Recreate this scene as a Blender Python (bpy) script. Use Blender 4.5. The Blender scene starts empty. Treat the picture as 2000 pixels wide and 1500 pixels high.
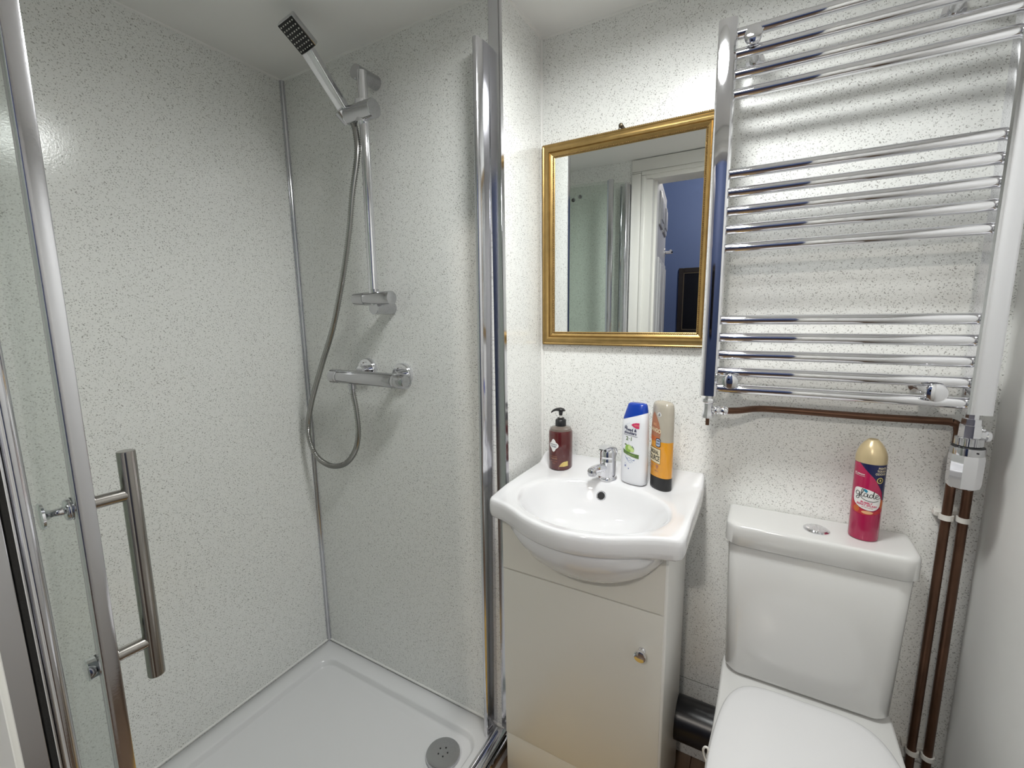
import bpy, bmesh, math, random
from mathutils import Vector, Matrix
random.seed(7)
C = bpy.context.scene
COL = C.collection
PI = math.pi
R = math.radians
# ------------------------------------------------------------------ camera, world, exposure
EYE = Vector((0, 0, 1.30))
cam_d = bpy.data.cameras.new('camera')
cam = bpy.data.objects.new('camera', cam_d)
COL.objects.link(cam)
cr, cu, cf = (0.8702228, 0.4924707, -0.0135976), (-0.064701, 0.1416045, 0.9878066), (-0.4883913, 0.8587321, -0.1550908)
cam.matrix_world = Matrix(((cr[0], cu[0], -cf[0], EYE.x), (cr[1], cu[1], -cf[1], EYE.y), (cr[2], cu[2], -cf[2], EYE.z), (0, 0, 0, 1)))
cam_d.sensor_width = 36
cam_d.lens = 36 * 872.7 / 2000
cam_d.clip_start = 0.005
cam_d.clip_end = 50
C.camera = cam
w = bpy.data.worlds.new('world')
C.world = w
w.use_nodes = True
w.node_tree.nodes['Background'].inputs[0].default_value = (0.05, 0.05, 0.055, 1)
C.view_settings.view_transform = 'Standard'
C.view_settings.look = 'None'
C.view_settings.gamma = 1
C.view_settings.use_curve_mapping = False
C.view_settings.exposure = 0.0
LAMP_STRENGTH = 88.0       # the bathroom's round ceiling light
HALL_FILL_STRENGTH = 580.0        # the added fill bulb that lights the blue hall behind the camera
# ------------------------------------------------------------------ room numbers
XL, XR, YB, YS, XT, YF, ZC = -1.412, 0.414, 1.24, 1.01, -0.597, 0.07, 2.053

# ------------------------------------------------------------------ materials
def nodes_of(name):
    m = bpy.data.materials.new(name)
    m.use_nodes = True
    nt = m.node_tree
    return m, nt, nt.nodes['Principled BSDF']

def mat(name, col, rough=0.5, metal=0.0, coat=0.0, spec=0.5, var=0.0, vscale=30, bump=0.0, bscale=200, trans=0.0, sss=0.0):
    m, nt, p = nodes_of(name)
    p.inputs['Base Color'].default_value = (*col, 1)
    p.inputs['Roughness'].default_value = rough
    p.inputs['Metallic'].default_value = metal
    p.inputs['Specular IOR Level'].default_value = spec
    p.inputs['Coat Weight'].default_value = coat
    p.inputs['Coat Roughness'].default_value = 0.05
    p.inputs['Transmission Weight'].default_value = trans
    tc = nt.nodes.new('ShaderNodeTexCoord')
    if var > 0:
        n = nt.nodes.new('ShaderNodeTexNoise')
        n.inputs['Scale'].default_value = vscale
        n.inputs['Detail'].default_value = 4
        nt.links.new(tc.outputs['Object'], n.inputs['Vector'])
        mx = nt.nodes.new('ShaderNodeMix')
        mx.data_type = 'RGBA'
        mx.inputs[6].default_value = (*[c * (1 - var) for c in col], 1)
        mx.inputs[7].default_value = (*[min(1, c * (1 + var)) for c in col], 1)
        nt.links.new(n.outputs['Fac'], mx.inputs[0])
        nt.links.new(mx.outputs[2], p.inputs['Base Color'])
    if bump > 0:
        n = nt.nodes.new('ShaderNodeTexNoise')
        n.inputs['Scale'].default_value = bscale
        n.inputs['Detail'].default_value = 2
        nt.links.new(tc.outputs['Object'], n.inputs['Vector'])
        b = nt.nodes.new('ShaderNodeBump')
        b.inputs['Strength'].default_value = bump
        b.inputs['Distance'].default_value = 0.001
        nt.links.new(n.outputs['Fac'], b.inputs['Height'])
        nt.links.new(b.outputs['Normal'], p.inputs['Normal'])
    return m

def speckle(name, base, fleck, amount=1.0):
    """glossy laminate wall panel: short dark flecks in three directions plus faint pitting"""
    m, nt, p = nodes_of(name)
    L = nt.links.new
    tc = nt.nodes.new('ShaderNodeTexCoord')
    ge = nt.nodes.new('ShaderNodeNewGeometry')
    sx = nt.nodes.new('ShaderNodeSeparateXYZ')
    L(tc.outputs['Object'], sx.inputs[0])
    sn = nt.nodes.new('ShaderNodeSeparateXYZ')
    L(ge.outputs['Normal'], sn.inputs[0])
    ab = nt.nodes.new('ShaderNodeMath'); ab.operation = 'ABSOLUTE'
    L(sn.outputs['Y'], ab.inputs[0])
    gt = nt.nodes.new('ShaderNodeMath'); gt.operation = 'GREATER_THAN'
    L(ab.outputs[0], gt.inputs[0]); gt.inputs[1].default_value = 0.5
    mu = nt.nodes.new('ShaderNodeMix')
    L(gt.outputs[0], mu.inputs[0]); L(sx.outputs['Y'], mu.inputs[2]); L(sx.outputs['X'], mu.inputs[3])
    cb = nt.nodes.new('ShaderNodeCombineXYZ')
    L(mu.outputs[0], cb.inputs['X']); L(sx.outputs['Z'], cb.inputs['Y'])
    last = None
    layers = [(20, 165, 330, .34), (75, 172, 320, .34), (-42, 160, 345, .34), (-70, 62, 128, .20), (50, 58, 118, .20), (5, 66, 140, .20)]
    for i, (ang, s1, s2, rad) in enumerate(layers):
        mp = nt.nodes.new('ShaderNodeMapping')
        mp.inputs['Rotation'].default_value = (0, 0, R(ang))
        mp.inputs['Location'].default_value = (3.1 * i, 1.7 * i, 0)
        L(cb.outputs[0], mp.inputs['Vector'])
        mm = nt.nodes.new('ShaderNodeVectorMath'); mm.operation = 'MULTIPLY'
        mm.inputs[1].default_value = (s1, s2, 0)
        L(mp.outputs[0], mm.inputs[0])
        v = nt.nodes.new('ShaderNodeTexVoronoi')
        v.voronoi_dimensions = '2D'
        v.inputs['Scale'].default_value = 1.0
        L(mm.outputs[0], v.inputs['Vector'])
        sc_ = nt.nodes.new('ShaderNodeSeparateColor')
        L(v.outputs['Color'], sc_.inputs[0])
        # radius of the fleck of this cell: many cells have none
        rr = nt.nodes.new('ShaderNodeMapRange')
        L(sc_.outputs[0], rr.inputs[0])
        rr.inputs[1].default_value = 0.60 if i < 3 else 0.58
        rr.inputs[2].default_value = 1.0
        rr.inputs[3].default_value = 0.0
        rr.inputs[4].default_value = rad
        sub = nt.nodes.new('ShaderNodeMath'); sub.operation = 'SUBTRACT'
        L(rr.outputs[0], sub.inputs[0]); L(v.outputs['Distance'], sub.inputs[1])
        ss = nt.nodes.new('ShaderNodeMapRange')
        L(sub.outputs[0], ss.inputs[0])
        ss.inputs[1].default_value = -0.02; ss.inputs[2].default_value = 0.11
        st = nt.nodes.new('ShaderNodeMath'); st.operation = 'MULTIPLY'
        L(ss.outputs[0], st.inputs[0]); 
        ds = nt.nodes.new('ShaderNodeMapRange')
        L(sc_.outputs[1], ds.inputs[0]); ds.inputs[3].default_value = 0.22; ds.inputs[4].default_value = 1.0
        L(ds.outputs[0], st.inputs[1])
        if last is None:
            last = st
        else:
            mx = nt.nodes.new('ShaderNodeMath'); mx.operation = 'MAXIMUM'
            L(last.outputs[0], mx.inputs[0]); L(st.outputs[0], mx.inputs[1])
            last = mx
    am = nt.nodes.new('ShaderNodeMath'); am.operation = 'MULTIPLY'
    L(last.outputs[0], am.inputs[0]); am.inputs[1].default_value = amount * .82
    n = nt.nodes.new('ShaderNodeTexNoise')
    n.inputs['Scale'].default_value = 120; n.inputs['Detail'].default_value = 3
    L(tc.outputs['Object'], n.inputs['Vector'])
    c1 = nt.nodes.new('ShaderNodeMix'); c1.data_type = 'RGBA'
    L(n.outputs['Fac'], c1.inputs[0])
    c1.inputs[6].default_value = (*[c * .95 for c in base], 1)
    c1.inputs[7].default_value = (*[min(1, c * 1.05) for c in base], 1)
    c2 = nt.nodes.new('ShaderNodeMix'); c2.data_type = 'RGBA'
    L(am.outputs[0], c2.inputs[0]); L(c1.outputs[2], c2.inputs[6])
    c2.inputs[7].default_value = (*fleck, 1)
    L(c2.outputs[2], p.inputs['Base Color'])
    p.inputs['Roughness'].default_value = 0.16
    p.inputs['Specular IOR Level'].default_value = 0.5
    nb = nt.nodes.new('ShaderNodeTexNoise')
    nb.inputs['Scale'].default_value = 260; nb.inputs['Detail'].default_value = 2
    L(tc.outputs['Object'], nb.inputs['Vector'])
    bp = nt.nodes.new('ShaderNodeBump')
    bp.inputs['Strength'].default_value = 0.16; bp.inputs['Distance'].default_value = 0.001
    L(nb.outputs['Fac'], bp.inputs['Height'])
    L(bp.outputs['Normal'], p.inputs['Normal'])
    return m

def glass(name, tint):
    m = bpy.data.materials.new(name)
    m.use_nodes = True
    nt = m.node_tree
    nt.nodes.remove(nt.nodes['Principled BSDF'])
    t = nt.nodes.new('ShaderNodeBsdfTransparent'); t.inputs[0].default_value = (*tint, 1)
    g = nt.nodes.new('ShaderNodeBsdfGlossy'); g.inputs['Roughness'].default_value = 0.02
    f = nt.nodes.new('ShaderNodeFresnel'); f.inputs['IOR'].default_value = 1.35
    x = nt.nodes.new('ShaderNodeMixShader')
    ge = nt.nodes.new('ShaderNodeNewGeometry')
    iv = nt.nodes.new('ShaderNodeMath'); iv.operation = 'SUBTRACT'; iv.inputs[0].default_value = 1.0
    nt.links.new(ge.outputs['Backfacing'], iv.inputs[1])
    fm = nt.nodes.new('ShaderNodeMath'); fm.operation = 'MULTIPLY'      # the pane is unrefracted: only its outer faces mirror
    nt.links.new(f.outputs[0], fm.inputs[0]); nt.links.new(iv.outputs[0], fm.inputs[1])
    nt.links.new(fm.outputs[0], x.inputs[0]); nt.links.new(t.outputs[0], x.inputs[1]); nt.links.new(g.outputs[0], x.inputs[2])
    nt.links.new(x.outputs[0], nt.nodes['Material Output'].inputs[0])
    return m

def emit(name, col, s):
    m = bpy.data.materials.new(name)
    m.use_nodes = True
    nt = m.node_tree
    nt.nodes.remove(nt.nodes['Principled BSDF'])
    e = nt.nodes.new('ShaderNodeEmission'); e.inputs[0].default_value = (*col, 1); e.inputs[1].default_value = s
    nt.links.new(e.outputs[0], nt.nodes['Material Output'].inputs[0])
    return m

def wood(name, a, b, scale=9):
    m, nt, p = nodes_of(name)
    tc = nt.nodes.new('ShaderNodeTexCoord')
    mp = nt.nodes.new('ShaderNodeMapping'); mp.inputs['Scale'].default_value = (scale * 4, scale * .4, scale)
    nt.links.new(tc.outputs['Object'], mp.inputs[0])
    n = nt.nodes.new('ShaderNodeTexNoise'); n.inputs['Scale'].default_value = 2; n.inputs['Detail'].default_value = 6
    nt.links.new(mp.outputs[0], n.inputs['Vector'])
    x = nt.nodes.new('ShaderNodeMix'); x.data_type = 'RGBA'
    x.inputs[6].default_value = (*a, 1); x.inputs[7].default_value = (*b, 1)
    nt.links.new(n.outputs['Fac'], x.inputs[0]); nt.links.new(x.outputs[2], p.inputs['Base Color'])
    p.inputs['Roughness'].default_value = 0.4
    return m

M = {
 'panel': speckle('speckled_panel', (.87, .875, .85), (.17, .16, .14)),
 'white_wall': mat('white_paint', (.80, .795, .775), .45, var=.02, bump=.05, bscale=60),
 'ceiling': mat('ceiling_paint', (.90, .895, .875), .22, var=.02, vscale=4, bump=.04, bscale=25),
 'seal': mat('white_sealant', (.86, .855, .83), .4),
 'trim_white': mat('white_gloss_paint', (.82, .81, .77), .3, bump=.03, bscale=40),
 'chrome': mat('chrome', (.80, .80, .83), .045, 1.0),
 'chrome_soft': mat('satin_chrome', (.56, .56, .58), .09, 1.0),
 'alu': mat('polished_aluminium', (.66, .66, .69), .13, 1.0, bump=.03, bscale=300),
 'steel': mat('brushed_steel', (.40, .38, .36), .20, 1.0),
 'mesh_steel': mat('hose_steel', (.40, .395, .38), .25, 1.0),
 'ceramic': mat('white_ceramic', (.76, .76, .775), .09, coat=.6),
 'toilet': mat('white_toilet_ceramic', (.70, .70, .69), .12, coat=.4),
 'seat': mat('white_seat_plastic', (.74, .74, .75), .22),
 'acrylic': mat('white_acrylic_tray', (.80, .80, .81), .18),
 'cab': mat('cream_white_foil', (.76, .745, .69), .28, var=.015, vscale=8),
 'cab_edge': mat('white_foil_edge', (.80, .79, .76), .35),
 'gap': mat('dark_gap', (.05, .045, .04), .8),
 'gold': mat('antique_gold', (.37, .245, .09), .36, .8, var=.25, vscale=45, bump=.15, bscale=220),
 'gold_dark': mat('antique_gold_dark', (.20, .12, .04), .45, .7, var=.3, vscale=90, bump=.2, bscale=250),  # darker gold for the rope beads of the frame
 'mirror': mat('silvered_glass', (.90, .92, .91), .004, 1.0),
 'bronze': mat('dark_bronze', (.10, .08, .055), .4, .8),
 'copper': mat('tarnished_copper', (.125, .066, .042), .36, .8, var=.45, vscale=18),
 'clip': mat('white_plastic_clip', (.72, .70, .66), .4),
 'soil': mat('dark_grey_plastic_pipe', (.010, .010, .013), .3),
 'black': mat('black_plastic', (.012, .012, .013), .3),
 'rubber': mat('black_brush_seal', (.015, .014, .013), .9, bump=.5, bscale=500),
 'glass': glass('greenish_shower_glass', (.955, .975, .960)),
 'gasket': mat('clear_gasket', (.34, .37, .40), .25),
 'nozzle_face': mat('black_nozzle_plate', (.012, .012, .012), .35),
 'nozzle': mat('pale_rubber_nozzle', (.62, .62, .58), .5),
 'floor': wood('brown_laminate', (.12, .075, .045), (.24, .155, .095)),
 'mat': mat('yellow_pile', (.58, .37, .09), .95, var=.3, vscale=120, bump=1.0, bscale=350),
 'blue': mat('blue_paint', (.078, .118, .25), .6, var=.03, vscale=3),
 'pic': mat('dark_picture_print', (.006, .006, .007), .25),
 'pic_frame': mat('dark_wood_frame', (.018, .014, .012), .35),
 'pic_line': mat('dull_gilt_line', (.10, .08, .05), .5),
 'door': mat('white_door_paint', (.55, .55, .56), .35),
 'soap': mat('dark_red_soap', (.085, .012, .012), .12, coat=.6, var=.15, vscale=30),
 'soap_clear': mat('smoky_clear_plastic', (.16, .13, .11), .1, coat=.5),
 'blue_cap': mat('royal_blue_plastic', (.004, .045, .36), .25),
 'shampoo': mat('white_bottle_plastic', (.80, .81, .84), .28),
 'gel': mat('amber_gel', (.72, .31, .018), .18, coat=.5, var=.12, vscale=25),
 'gel_top': mat('hazy_clear_plastic', (.44, .40, .33), .18, coat=.4, var=.06, vscale=30),
 'can_pink': mat('raspberry_print', (.37, .010, .068), .22, coat=.4),
 'can_cap': mat('pale_gold_plastic', (.55, .44, .26), .3, .25),
 'ink': mat('black_ink', (.012, .012, .014), .4),
 'navy': mat('navy_ink', (.010, .014, .07), .35),
 'white_ink': mat('white_ink', (.80, .79, .78), .4),
 'pink_ink': mat('pink_ink', (.62, .03, .13), .4),
 'red_ink': mat('red_ink', (.50, .03, .04), .4),
 'orange_ink': mat('orange_ink', (.55, .13, .03), .4),
 'brown_ink': mat('brown_orange_ink', (.42, .17, .09), .4),
 'peach_ink': mat('peach_ink', (.78, .42, .22), .4),
 'cream_ink': mat('cream_ink', (.80, .70, .48), .4),
 'yellow_ink': mat('pale_yellow_ink', (.66, .52, .18), .4),
 'green_ink': mat('leaf_green_ink', (.11, .19, .05), .4),
 'apple_ink': mat('apple_green_ink', (.27, .46, .08), .35),
 'apple_light': mat('light_apple_ink', (.55, .70, .28), .35),
 'teal_ink': mat('teal_ink', (.03, .25, .38), .4),
 'pale_blue_ink': mat('pale_blue_ink', (.42, .50, .66), .4),
 'blue_ink': mat('blue_ink', (.03, .07, .30), .4),
}

# ------------------------------------------------------------------ geometry helpers
class MB:
    def __init__(s):
        s.bm = bmesh.new()
    def _merge(s, b):
        me = bpy.data.meshes.new('tmp')
        b.to_mesh(me); b.free()
        s.bm.from_mesh(me)
        bpy.data.meshes.remove(me)
    def box(s, lo, hi, bev=0.0, seg=2, mtx=None):
        b = bmesh.new()
        bmesh.ops.create_cube(b, size=1)
        lo, hi = Vector(lo), Vector(hi)
        for v in b.verts:
            v.co = Vector([(lo[i] + hi[i]) / 2 + v.co[i] * (hi[i] - lo[i]) for i in range(3)])
        if bev > 0:
            bmesh.ops.bevel(b, geom=b.edges[:], offset=bev, segments=seg, profile=.5, affect='EDGES')
        if mtx is not None:
            b.transform(mtx)
        s._merge(b)
        return s
    def loft(s, rings, cap0=True, cap1=True, closed=True):
        vs = [[s.bm.verts.new(p) for p in r] for r in rings]
        n = len(vs[0])
        for a, b in zip(vs, vs[1:]):
            for i in range(n if closed else n - 1):
                j = (i + 1) % n
                try:
                    s.bm.faces.new((a[i], a[j], b[j], b[i]))
                except ValueError:
                    pass
        if cap0: s.bm.faces.new(list(reversed(vs[0])))
        if cap1: s.bm.faces.new(vs[-1])
        return s
    def frame(s, p, q):
        d = (Vector(q) - Vector(p)).normalized()
        u = d.orthogonal().normalized()
        if abs(d.z) > .99: u = Vector((1, 0, 0))
        u = (u - d * u.dot(d)).normalized()
        return d, u, d.cross(u)
    def lathe(s, p, q, prof, n=32, caps=True):
        """prof: (t along p->q in metres, radius)"""
        d, u, v = s.frame(p, q)
        p = Vector(p)
        rings = []
        for t, r in prof:
            rings.append([p + d * t + u * (r * math.cos(2 * PI * i / n)) + v * (r * math.sin(2 * PI * i / n)) for i in range(n)])
        return s.loft(rings, caps, caps)
    def cyl(s, p, q, r, n=24, bev=0.0):
        L = (Vector(q) - Vector(p)).length
        if bev > 0:
            return s.lathe(p, q, [(0, r - bev), (bev * .3, r - bev * .3), (bev, r), (L - bev, r), (L - bev * .3, r - bev * .3), (L, r - bev)], n)
        return s.lathe(p, q, [(0, r), (L, r)], n)
    def tube(s, pts, r, n=12, sub=1, ridge=None):
        pts = [Vector(p) for p in pts]
        if sub > 1:
            pts = catmull(pts, sub)
        rings = []
        up = None
        for i, p in enumerate(pts):
            d = (pts[min(i + 1, len(pts) - 1)] - pts[max(i - 1, 0)]).normalized()
            if up is None:
                up = d.orthogonal().normalized()
            up = (up - d * up.dot(d)).normalized()
            v = d.cross(up)
            rr = r if ridge is None else r * (1 + ridge * (1 if i % 2 else -1))
            rings.append([p + up * rr * math.cos(2 * PI * k / n) + v * rr * math.sin(2 * PI * k / n) for k in range(n)])
        return s.loft(rings)
    def sphere(s, c, r, sx=1, sy=1, sz=1, u=20, v=12):
        b = bmesh.new()
        bmesh.ops.create_uvsphere(b, u_segments=u, v_segments=v, radius=r)
        for q in b.verts:
            q.co = Vector(c) + Vector((q.co.x * sx, q.co.y * sy, q.co.z * sz))
        s._merge(b)
        return s
    def prism(s, outline, z0, z1, bev=0.0):
        rings = []
        c = Vector((sum(p[0] for p in outline) / len(outline), sum(p[1] for p in outline) / len(outline)))
        def ring(z, inset):
            o = []
            for p in outline:
                q = Vector(p[:2]); d = q - c
                q = q - d.normalized() * inset
                o.append((q.x, q.y, z))
            return o
        if bev > 0:
            rings = [ring(z0, bev), ring(z0 + bev * .3, bev * .3), ring(z0 + bev, 0), ring(z1 - bev, 0), ring(z1 - bev * .55, bev * .15), ring(z1 - bev * .15, bev * .55), ring(z1, bev)]
        else:
            rings = [ring(z0, 0), ring(z1, 0)]
        return s.loft(rings)
    def build(s, name, m, parent=None, smooth=True, ang=40, local=False, kind=None):
        bmesh.ops.recalc_face_normals(s.bm, faces=s.bm.faces[:])
        me = bpy.data.meshes.new(name)
        s.bm.to_mesh(me); s.bm.free()
        me.materials.append(m if not isinstance(m, str) else M[m])
        if smooth:
            for f in me.polygons: f.use_smooth = True
            me.set_sharp_from_angle(angle=R(ang))
        o = bpy.data.objects.new(name, me)
        COL.objects.link(o)
        if parent is not None:
            o.parent = parent
            if not local:
                me.transform(world_of(parent).inverted())
        if kind: o['kind'] = kind
        return o

def world_of(o):
    m = o.matrix_basis.copy()
    return world_of(o.parent) @ m if o.parent else m

def catmull(pts, sub):
    out = []
    n = len(pts)
    for i in range(n - 1):
        p0, p1, p2, p3 = pts[max(i - 1, 0)], pts[i], pts[i + 1], pts[min(i + 2, n - 1)]
        for k in range(sub):
            t = k / sub
            out.append(0.5 * ((2 * p1) + (p2 - p0) * t + (2 * p0 - 5 * p1 + 4 * p2 - p3) * t * t + (3 * p1 - p0 - 3 * p2 + p3) * t ** 3))
    out.append(pts[-1])
    return out

def closed_curve(pts, n):
    """closed Catmull-Rom through 2D points, resampled to n points by length"""
    P = [Vector((p[0], p[1], 0)) for p in pts]
    m = len(P)
    fine = []
    for i in range(m):
        p0, p1, p2, p3 = P[i - 1], P[i], P[(i + 1) % m], P[(i + 2) % m]
        for k in range(24):
            t = k / 24
            fine.append(0.5 * ((2 * p1) + (p2 - p0) * t + (2 * p0 - 5 * p1 + 4 * p2 - p3) * t * t + (3 * p1 - p0 - 3 * p2 + p3) * t ** 3))
    acc = [0]
    for i in range(len(fine)):
        acc.append(acc[-1] + (fine[(i + 1) % len(fine)] - fine[i]).length)
    out = []
    j = 0
    for k in range(n):
        s = acc[-1] * k / n
        while acc[j + 1] < s: j += 1
        t = (s - acc[j]) / max(1e-9, acc[j + 1] - acc[j])
        out.append(fine[j].lerp(fine[(j + 1) % len(fine)], t))
    return out

def roundrect(x0, y0, x1, y1, r, seg=8):
    rr = r if isinstance(r, (list, tuple)) else [r] * 4
    out = []
    for (cx, cy, a0), q in zip(((x1, y1, 0), (x0, y1, 90), (x0, y0, 180), (x1, y0, 270)), rr):
        ox = cx - q if cx == x1 else cx + q
        oy = cy - q if cy == y1 else cy + q
        for k in range(seg + 1):
            a = R(a0 + 90 * k / seg)
            out.append((ox + q * math.cos(a), oy + q * math.sin(a)))
    return out

def tag(o, label, cat, group=None, kind=None):
    o['label'] = label
    o['category'] = cat
    if group: o['group'] = group
    if kind: o['kind'] = kind
    return o

def thing(name, loc, label, cat, rz=0.0, group=None, kind=None):
    o = bpy.data.objects.new(name, None)
    COL.objects.link(o)
    o.empty_display_size = .05
    o.location = loc
    o.rotation_euler = (0, 0, rz)
    return tag(o, label, cat, group, kind)

# ------------------------------------------------------------------ setting
def struct(name, boxes, m, label, cat, bev=0.0):
    b = MB()
    for lo, hi in boxes: b.box(lo, hi, bev)
    return tag(b.build(name, m, smooth=False), label, cat, kind='structure')

fl = struct('floor', [((XL, -.04, -.06), (XR, YB + .06, -.012))], 'floor', 'brown laminate floor under the vanity unit and toilet', 'floor')
x = -0.600
while x < XR - .005:
    x1 = min(x + .122, XR)
    MB().box((x + .0008, YF - .1, -.013), (x1 - .0008, YB, 0.0), .001, 1).build('plank', 'floor', fl, smooth=False)
    x += .122
struct('ceiling', [((XL - .05, YF - .11, ZC), (XR + .05, YB + .05, ZC + .05))], 'ceiling', 'pale grey white ceiling over shower and basin', 'ceiling')
struct('wall_left', [((XL - .05, YF - .11, 0), (XL, YS, ZC))], 'panel', 'speckled white panel wall on the left inside the shower', 'wall')
struct('wall_shower', [((XL - .05, YS, 0), (XT, YB + .05, ZC))], 'panel', 'speckled white panel wall behind the shower mixer and its short return', 'wall')
wb = struct('wall_back', [((XT, YB, .2515), (XR + .05, YB + .05, ZC))], 'panel', 'speckled white panel wall behind the mirror, radiator and toilet', 'wall')
MB().box((XT, YB + .0005, 0), (XR + .05, YB + .05, .2485)).build('lower_panel', 'panel', wb, smooth=False)
MB().box((XT, YB + .002, .2485), (XR + .05, YB + .05, .2515)).build('joint', 'gap', wb, smooth=False)
struct('wall_right', [((XR, YF - .11, 0), (XR + .05, YB, ZC))], 'white_wall', 'plain white wall on the right beside the radiator', 'wall')
XD0, XD1, ZD = -.575, .165, 1.985      # rough opening of the doorway round the camera
struct('wall_front', [((XL, YF - .11, 0), (XD0, YF, ZC))], 'panel', 'speckled white panel wall at the near end of the shower', 'wall')
struct('wall_front_right', [((XD1, YF - .11, 0), (XR, YF, ZC)), ((XD0, YF - .11, ZD), (XD1, YF, ZC))], 'white_wall', 'white wall round the doorway, seen only in reflections', 'wall')
t = MB().box((XD0 - .001, YF - .115, 0), (XD0 + .038, YF + .004, ZD - .03), .001, 1).box((XD1 - .038, YF - .115, 0), (XD1 + .001, YF + .004, ZD - .03), .001, 1)
t.box((XD0, YF - .115, ZD - .034), (XD1, YF + .004, ZD + .001), .001, 1)
t.box((XD0 + .038, YF - .085, 0), (XD0 + .05, YF - .045, ZD - .034), .001, 1).box((XD1 - .05, YF - .085, 0), (XD1 - .038, YF - .045, ZD - .034), .001, 1)
tag(t.build('trim_1', 'trim_white', smooth=False), 'white painted door lining of the doorway', 'door frame', kind='structure')
def architrave(b, lo, hi, axis):
    b.box(lo, hi, .004, 2)
t = MB()
for lo, hi in (((-.642, YF, 0), (-.594, YF + .011, 1.984)), ((-.593, YF, 0), (-.572, YF + .0135, 1.971)),
               ((.184, YF, 0), (.232, YF + .011, 1.984)), ((.162, YF, 0), (.183, YF + .0135, 1.971)),
               ((-.642, YF, 1.992), (.232, YF + .011, 2.050)), ((-.593, YF, 1.9715), (.183, YF + .0135, 1.9915)), ((-.642, YF, 1.9845), (-.594, YF + .011, 1.9915)), ((.184, YF, 1.9845), (.232, YF + .011, 1.9915))):
    t.box(lo, hi, .004, 2)
tag(t.build('trim_2', 'trim_white'), 'cream white architrave round the doorway, blurred at the lower left', 'door frame', kind='structure')
# corner trims, sealant
t = MB().box((XL, YS - .012, .045), (XL + .0025, YS, ZC), .0005, 1).box((XL, YS - .0025, .045), (XL + .012, YS, ZC), .0005, 1)
t.lathe((XL + .003, YS - .003, .045), (XL + .003, YS - .003, ZC - .003), [(0, .0055), (ZC - .048, .0055)], 12)
tag(t.build('trim_3', 'alu'), 'silver corner trim running down the inner shower corner', 'trim', kind='structure')
t = MB().box((XT - .028, YS - .003, .04), (XT + .002, YS, ZC), .0008, 1).box((XT - .0005, YS - .003, .04), (XT + .002, YS + .012, ZC), .0006, 1)
tag(t.build('trim_4', 'alu'), 'silver trim on the outer wall corner beside the mirror', 'trim', kind='structure')
t = MB()
t.cyl((XT, YB, .2), (XT, YB, ZC), .006, 10)
for p, q in (((XT, YB, ZC), (XR, YB, ZC)), ((XT, YS, ZC), (XT, YB, ZC)), ((XL, YS, ZC), (XT, YS, ZC)), ((XL, YF, ZC), (XL, YS, ZC))):
    t.cyl(p, q, .005, 8)
for p, q in (((XL, YS, .056), (XT - .02, YS, .056)), ((XL, YF, .056), (XL, YS, .056))):
    t.cyl(p, q, .004, 8)
tag(t.build('trim_5', 'seal'), 'thin white sealant beads along the wall and ceiling joints', 'trim', kind='structure')

# hall behind the camera
struct('floor_hall', [((-1.7, -2.6, -.06), (1.5, YF - .115, 0))], 'floor', 'brown floor of the hall behind the camera', 'floor')
struct('ceiling_hall', [((-1.7, -2.6, 3.3), (1.5, YF - .115, 3.35))], 'ceiling', 'ceiling of the hall behind the camera', 'ceiling')
struct('wall_hall_back', [((-1.7, -2.65, 0), (1.5, -2.6, 3.3))], 'blue', 'blue hall wall reflected in the mirror', 'wall')
struct('wall_hall_left', [((-1.75, -2.6, 0), (-1.7, YF - .115, 3.3))], 'blue', 'blue side wall of the hall beyond the panelled door', 'wall')
struct('wall_hall_right', [((1.5, -2.6, 0), (1.55, YF - .115, 3.3))], 'blue', 'blue side wall of the hall opposite the panelled door', 'wall')
struct('wall_hall_front', [((-1.7, YF - .116, 0), (XD0, YF - .111, 3.3)), ((XD1, YF - .116, 0), (1.5, YF - .111, 3.3)), ((XD0, YF - .116, ZD), (XD1, YF - .111, 3.3))], 'blue', 'blue hall side of the doorway wall', 'wall')
# open panelled door
dang = math.atan2(-.70 + .05, -.635 + .552)
d = thing('door_1', (-.556, -.058, 0), 'white panelled door standing open, reflected in the mirror', 'door', dang, kind='structure')
MB().box((0, -.018, .01), (.66, .018, 2.02), .002, 1).build('leaf', 'door', d, smooth=False, local=True)
for (a, b_) in ((.09, .29), (.37, .57)):
    for (z0, z1) in ((.15, .75), (.85, 1.60), (1.77, 1.95)):
        MB().box((a, .010, z0), (b_, .030, z1), .012, 2).box((a + .03, .02, z0 + .03), (b_ - .03, .036, z1 - .03), .008, 2).build('panel', 'door', d, local=True)
hd = MB().lathe((.60, .018, 1.68), (.60, .07, 1.68), [(0, .026), (.006, .026), (.010, .010), (.04, .010), (.05, .012)], 20)
hd.tube([(.60, .062, 1.68), (.56, .066, 1.68), (.50, .062, 1.678)], .008, 10, 4)
hd.build('handle', 'chrome', d, local=True)
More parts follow.
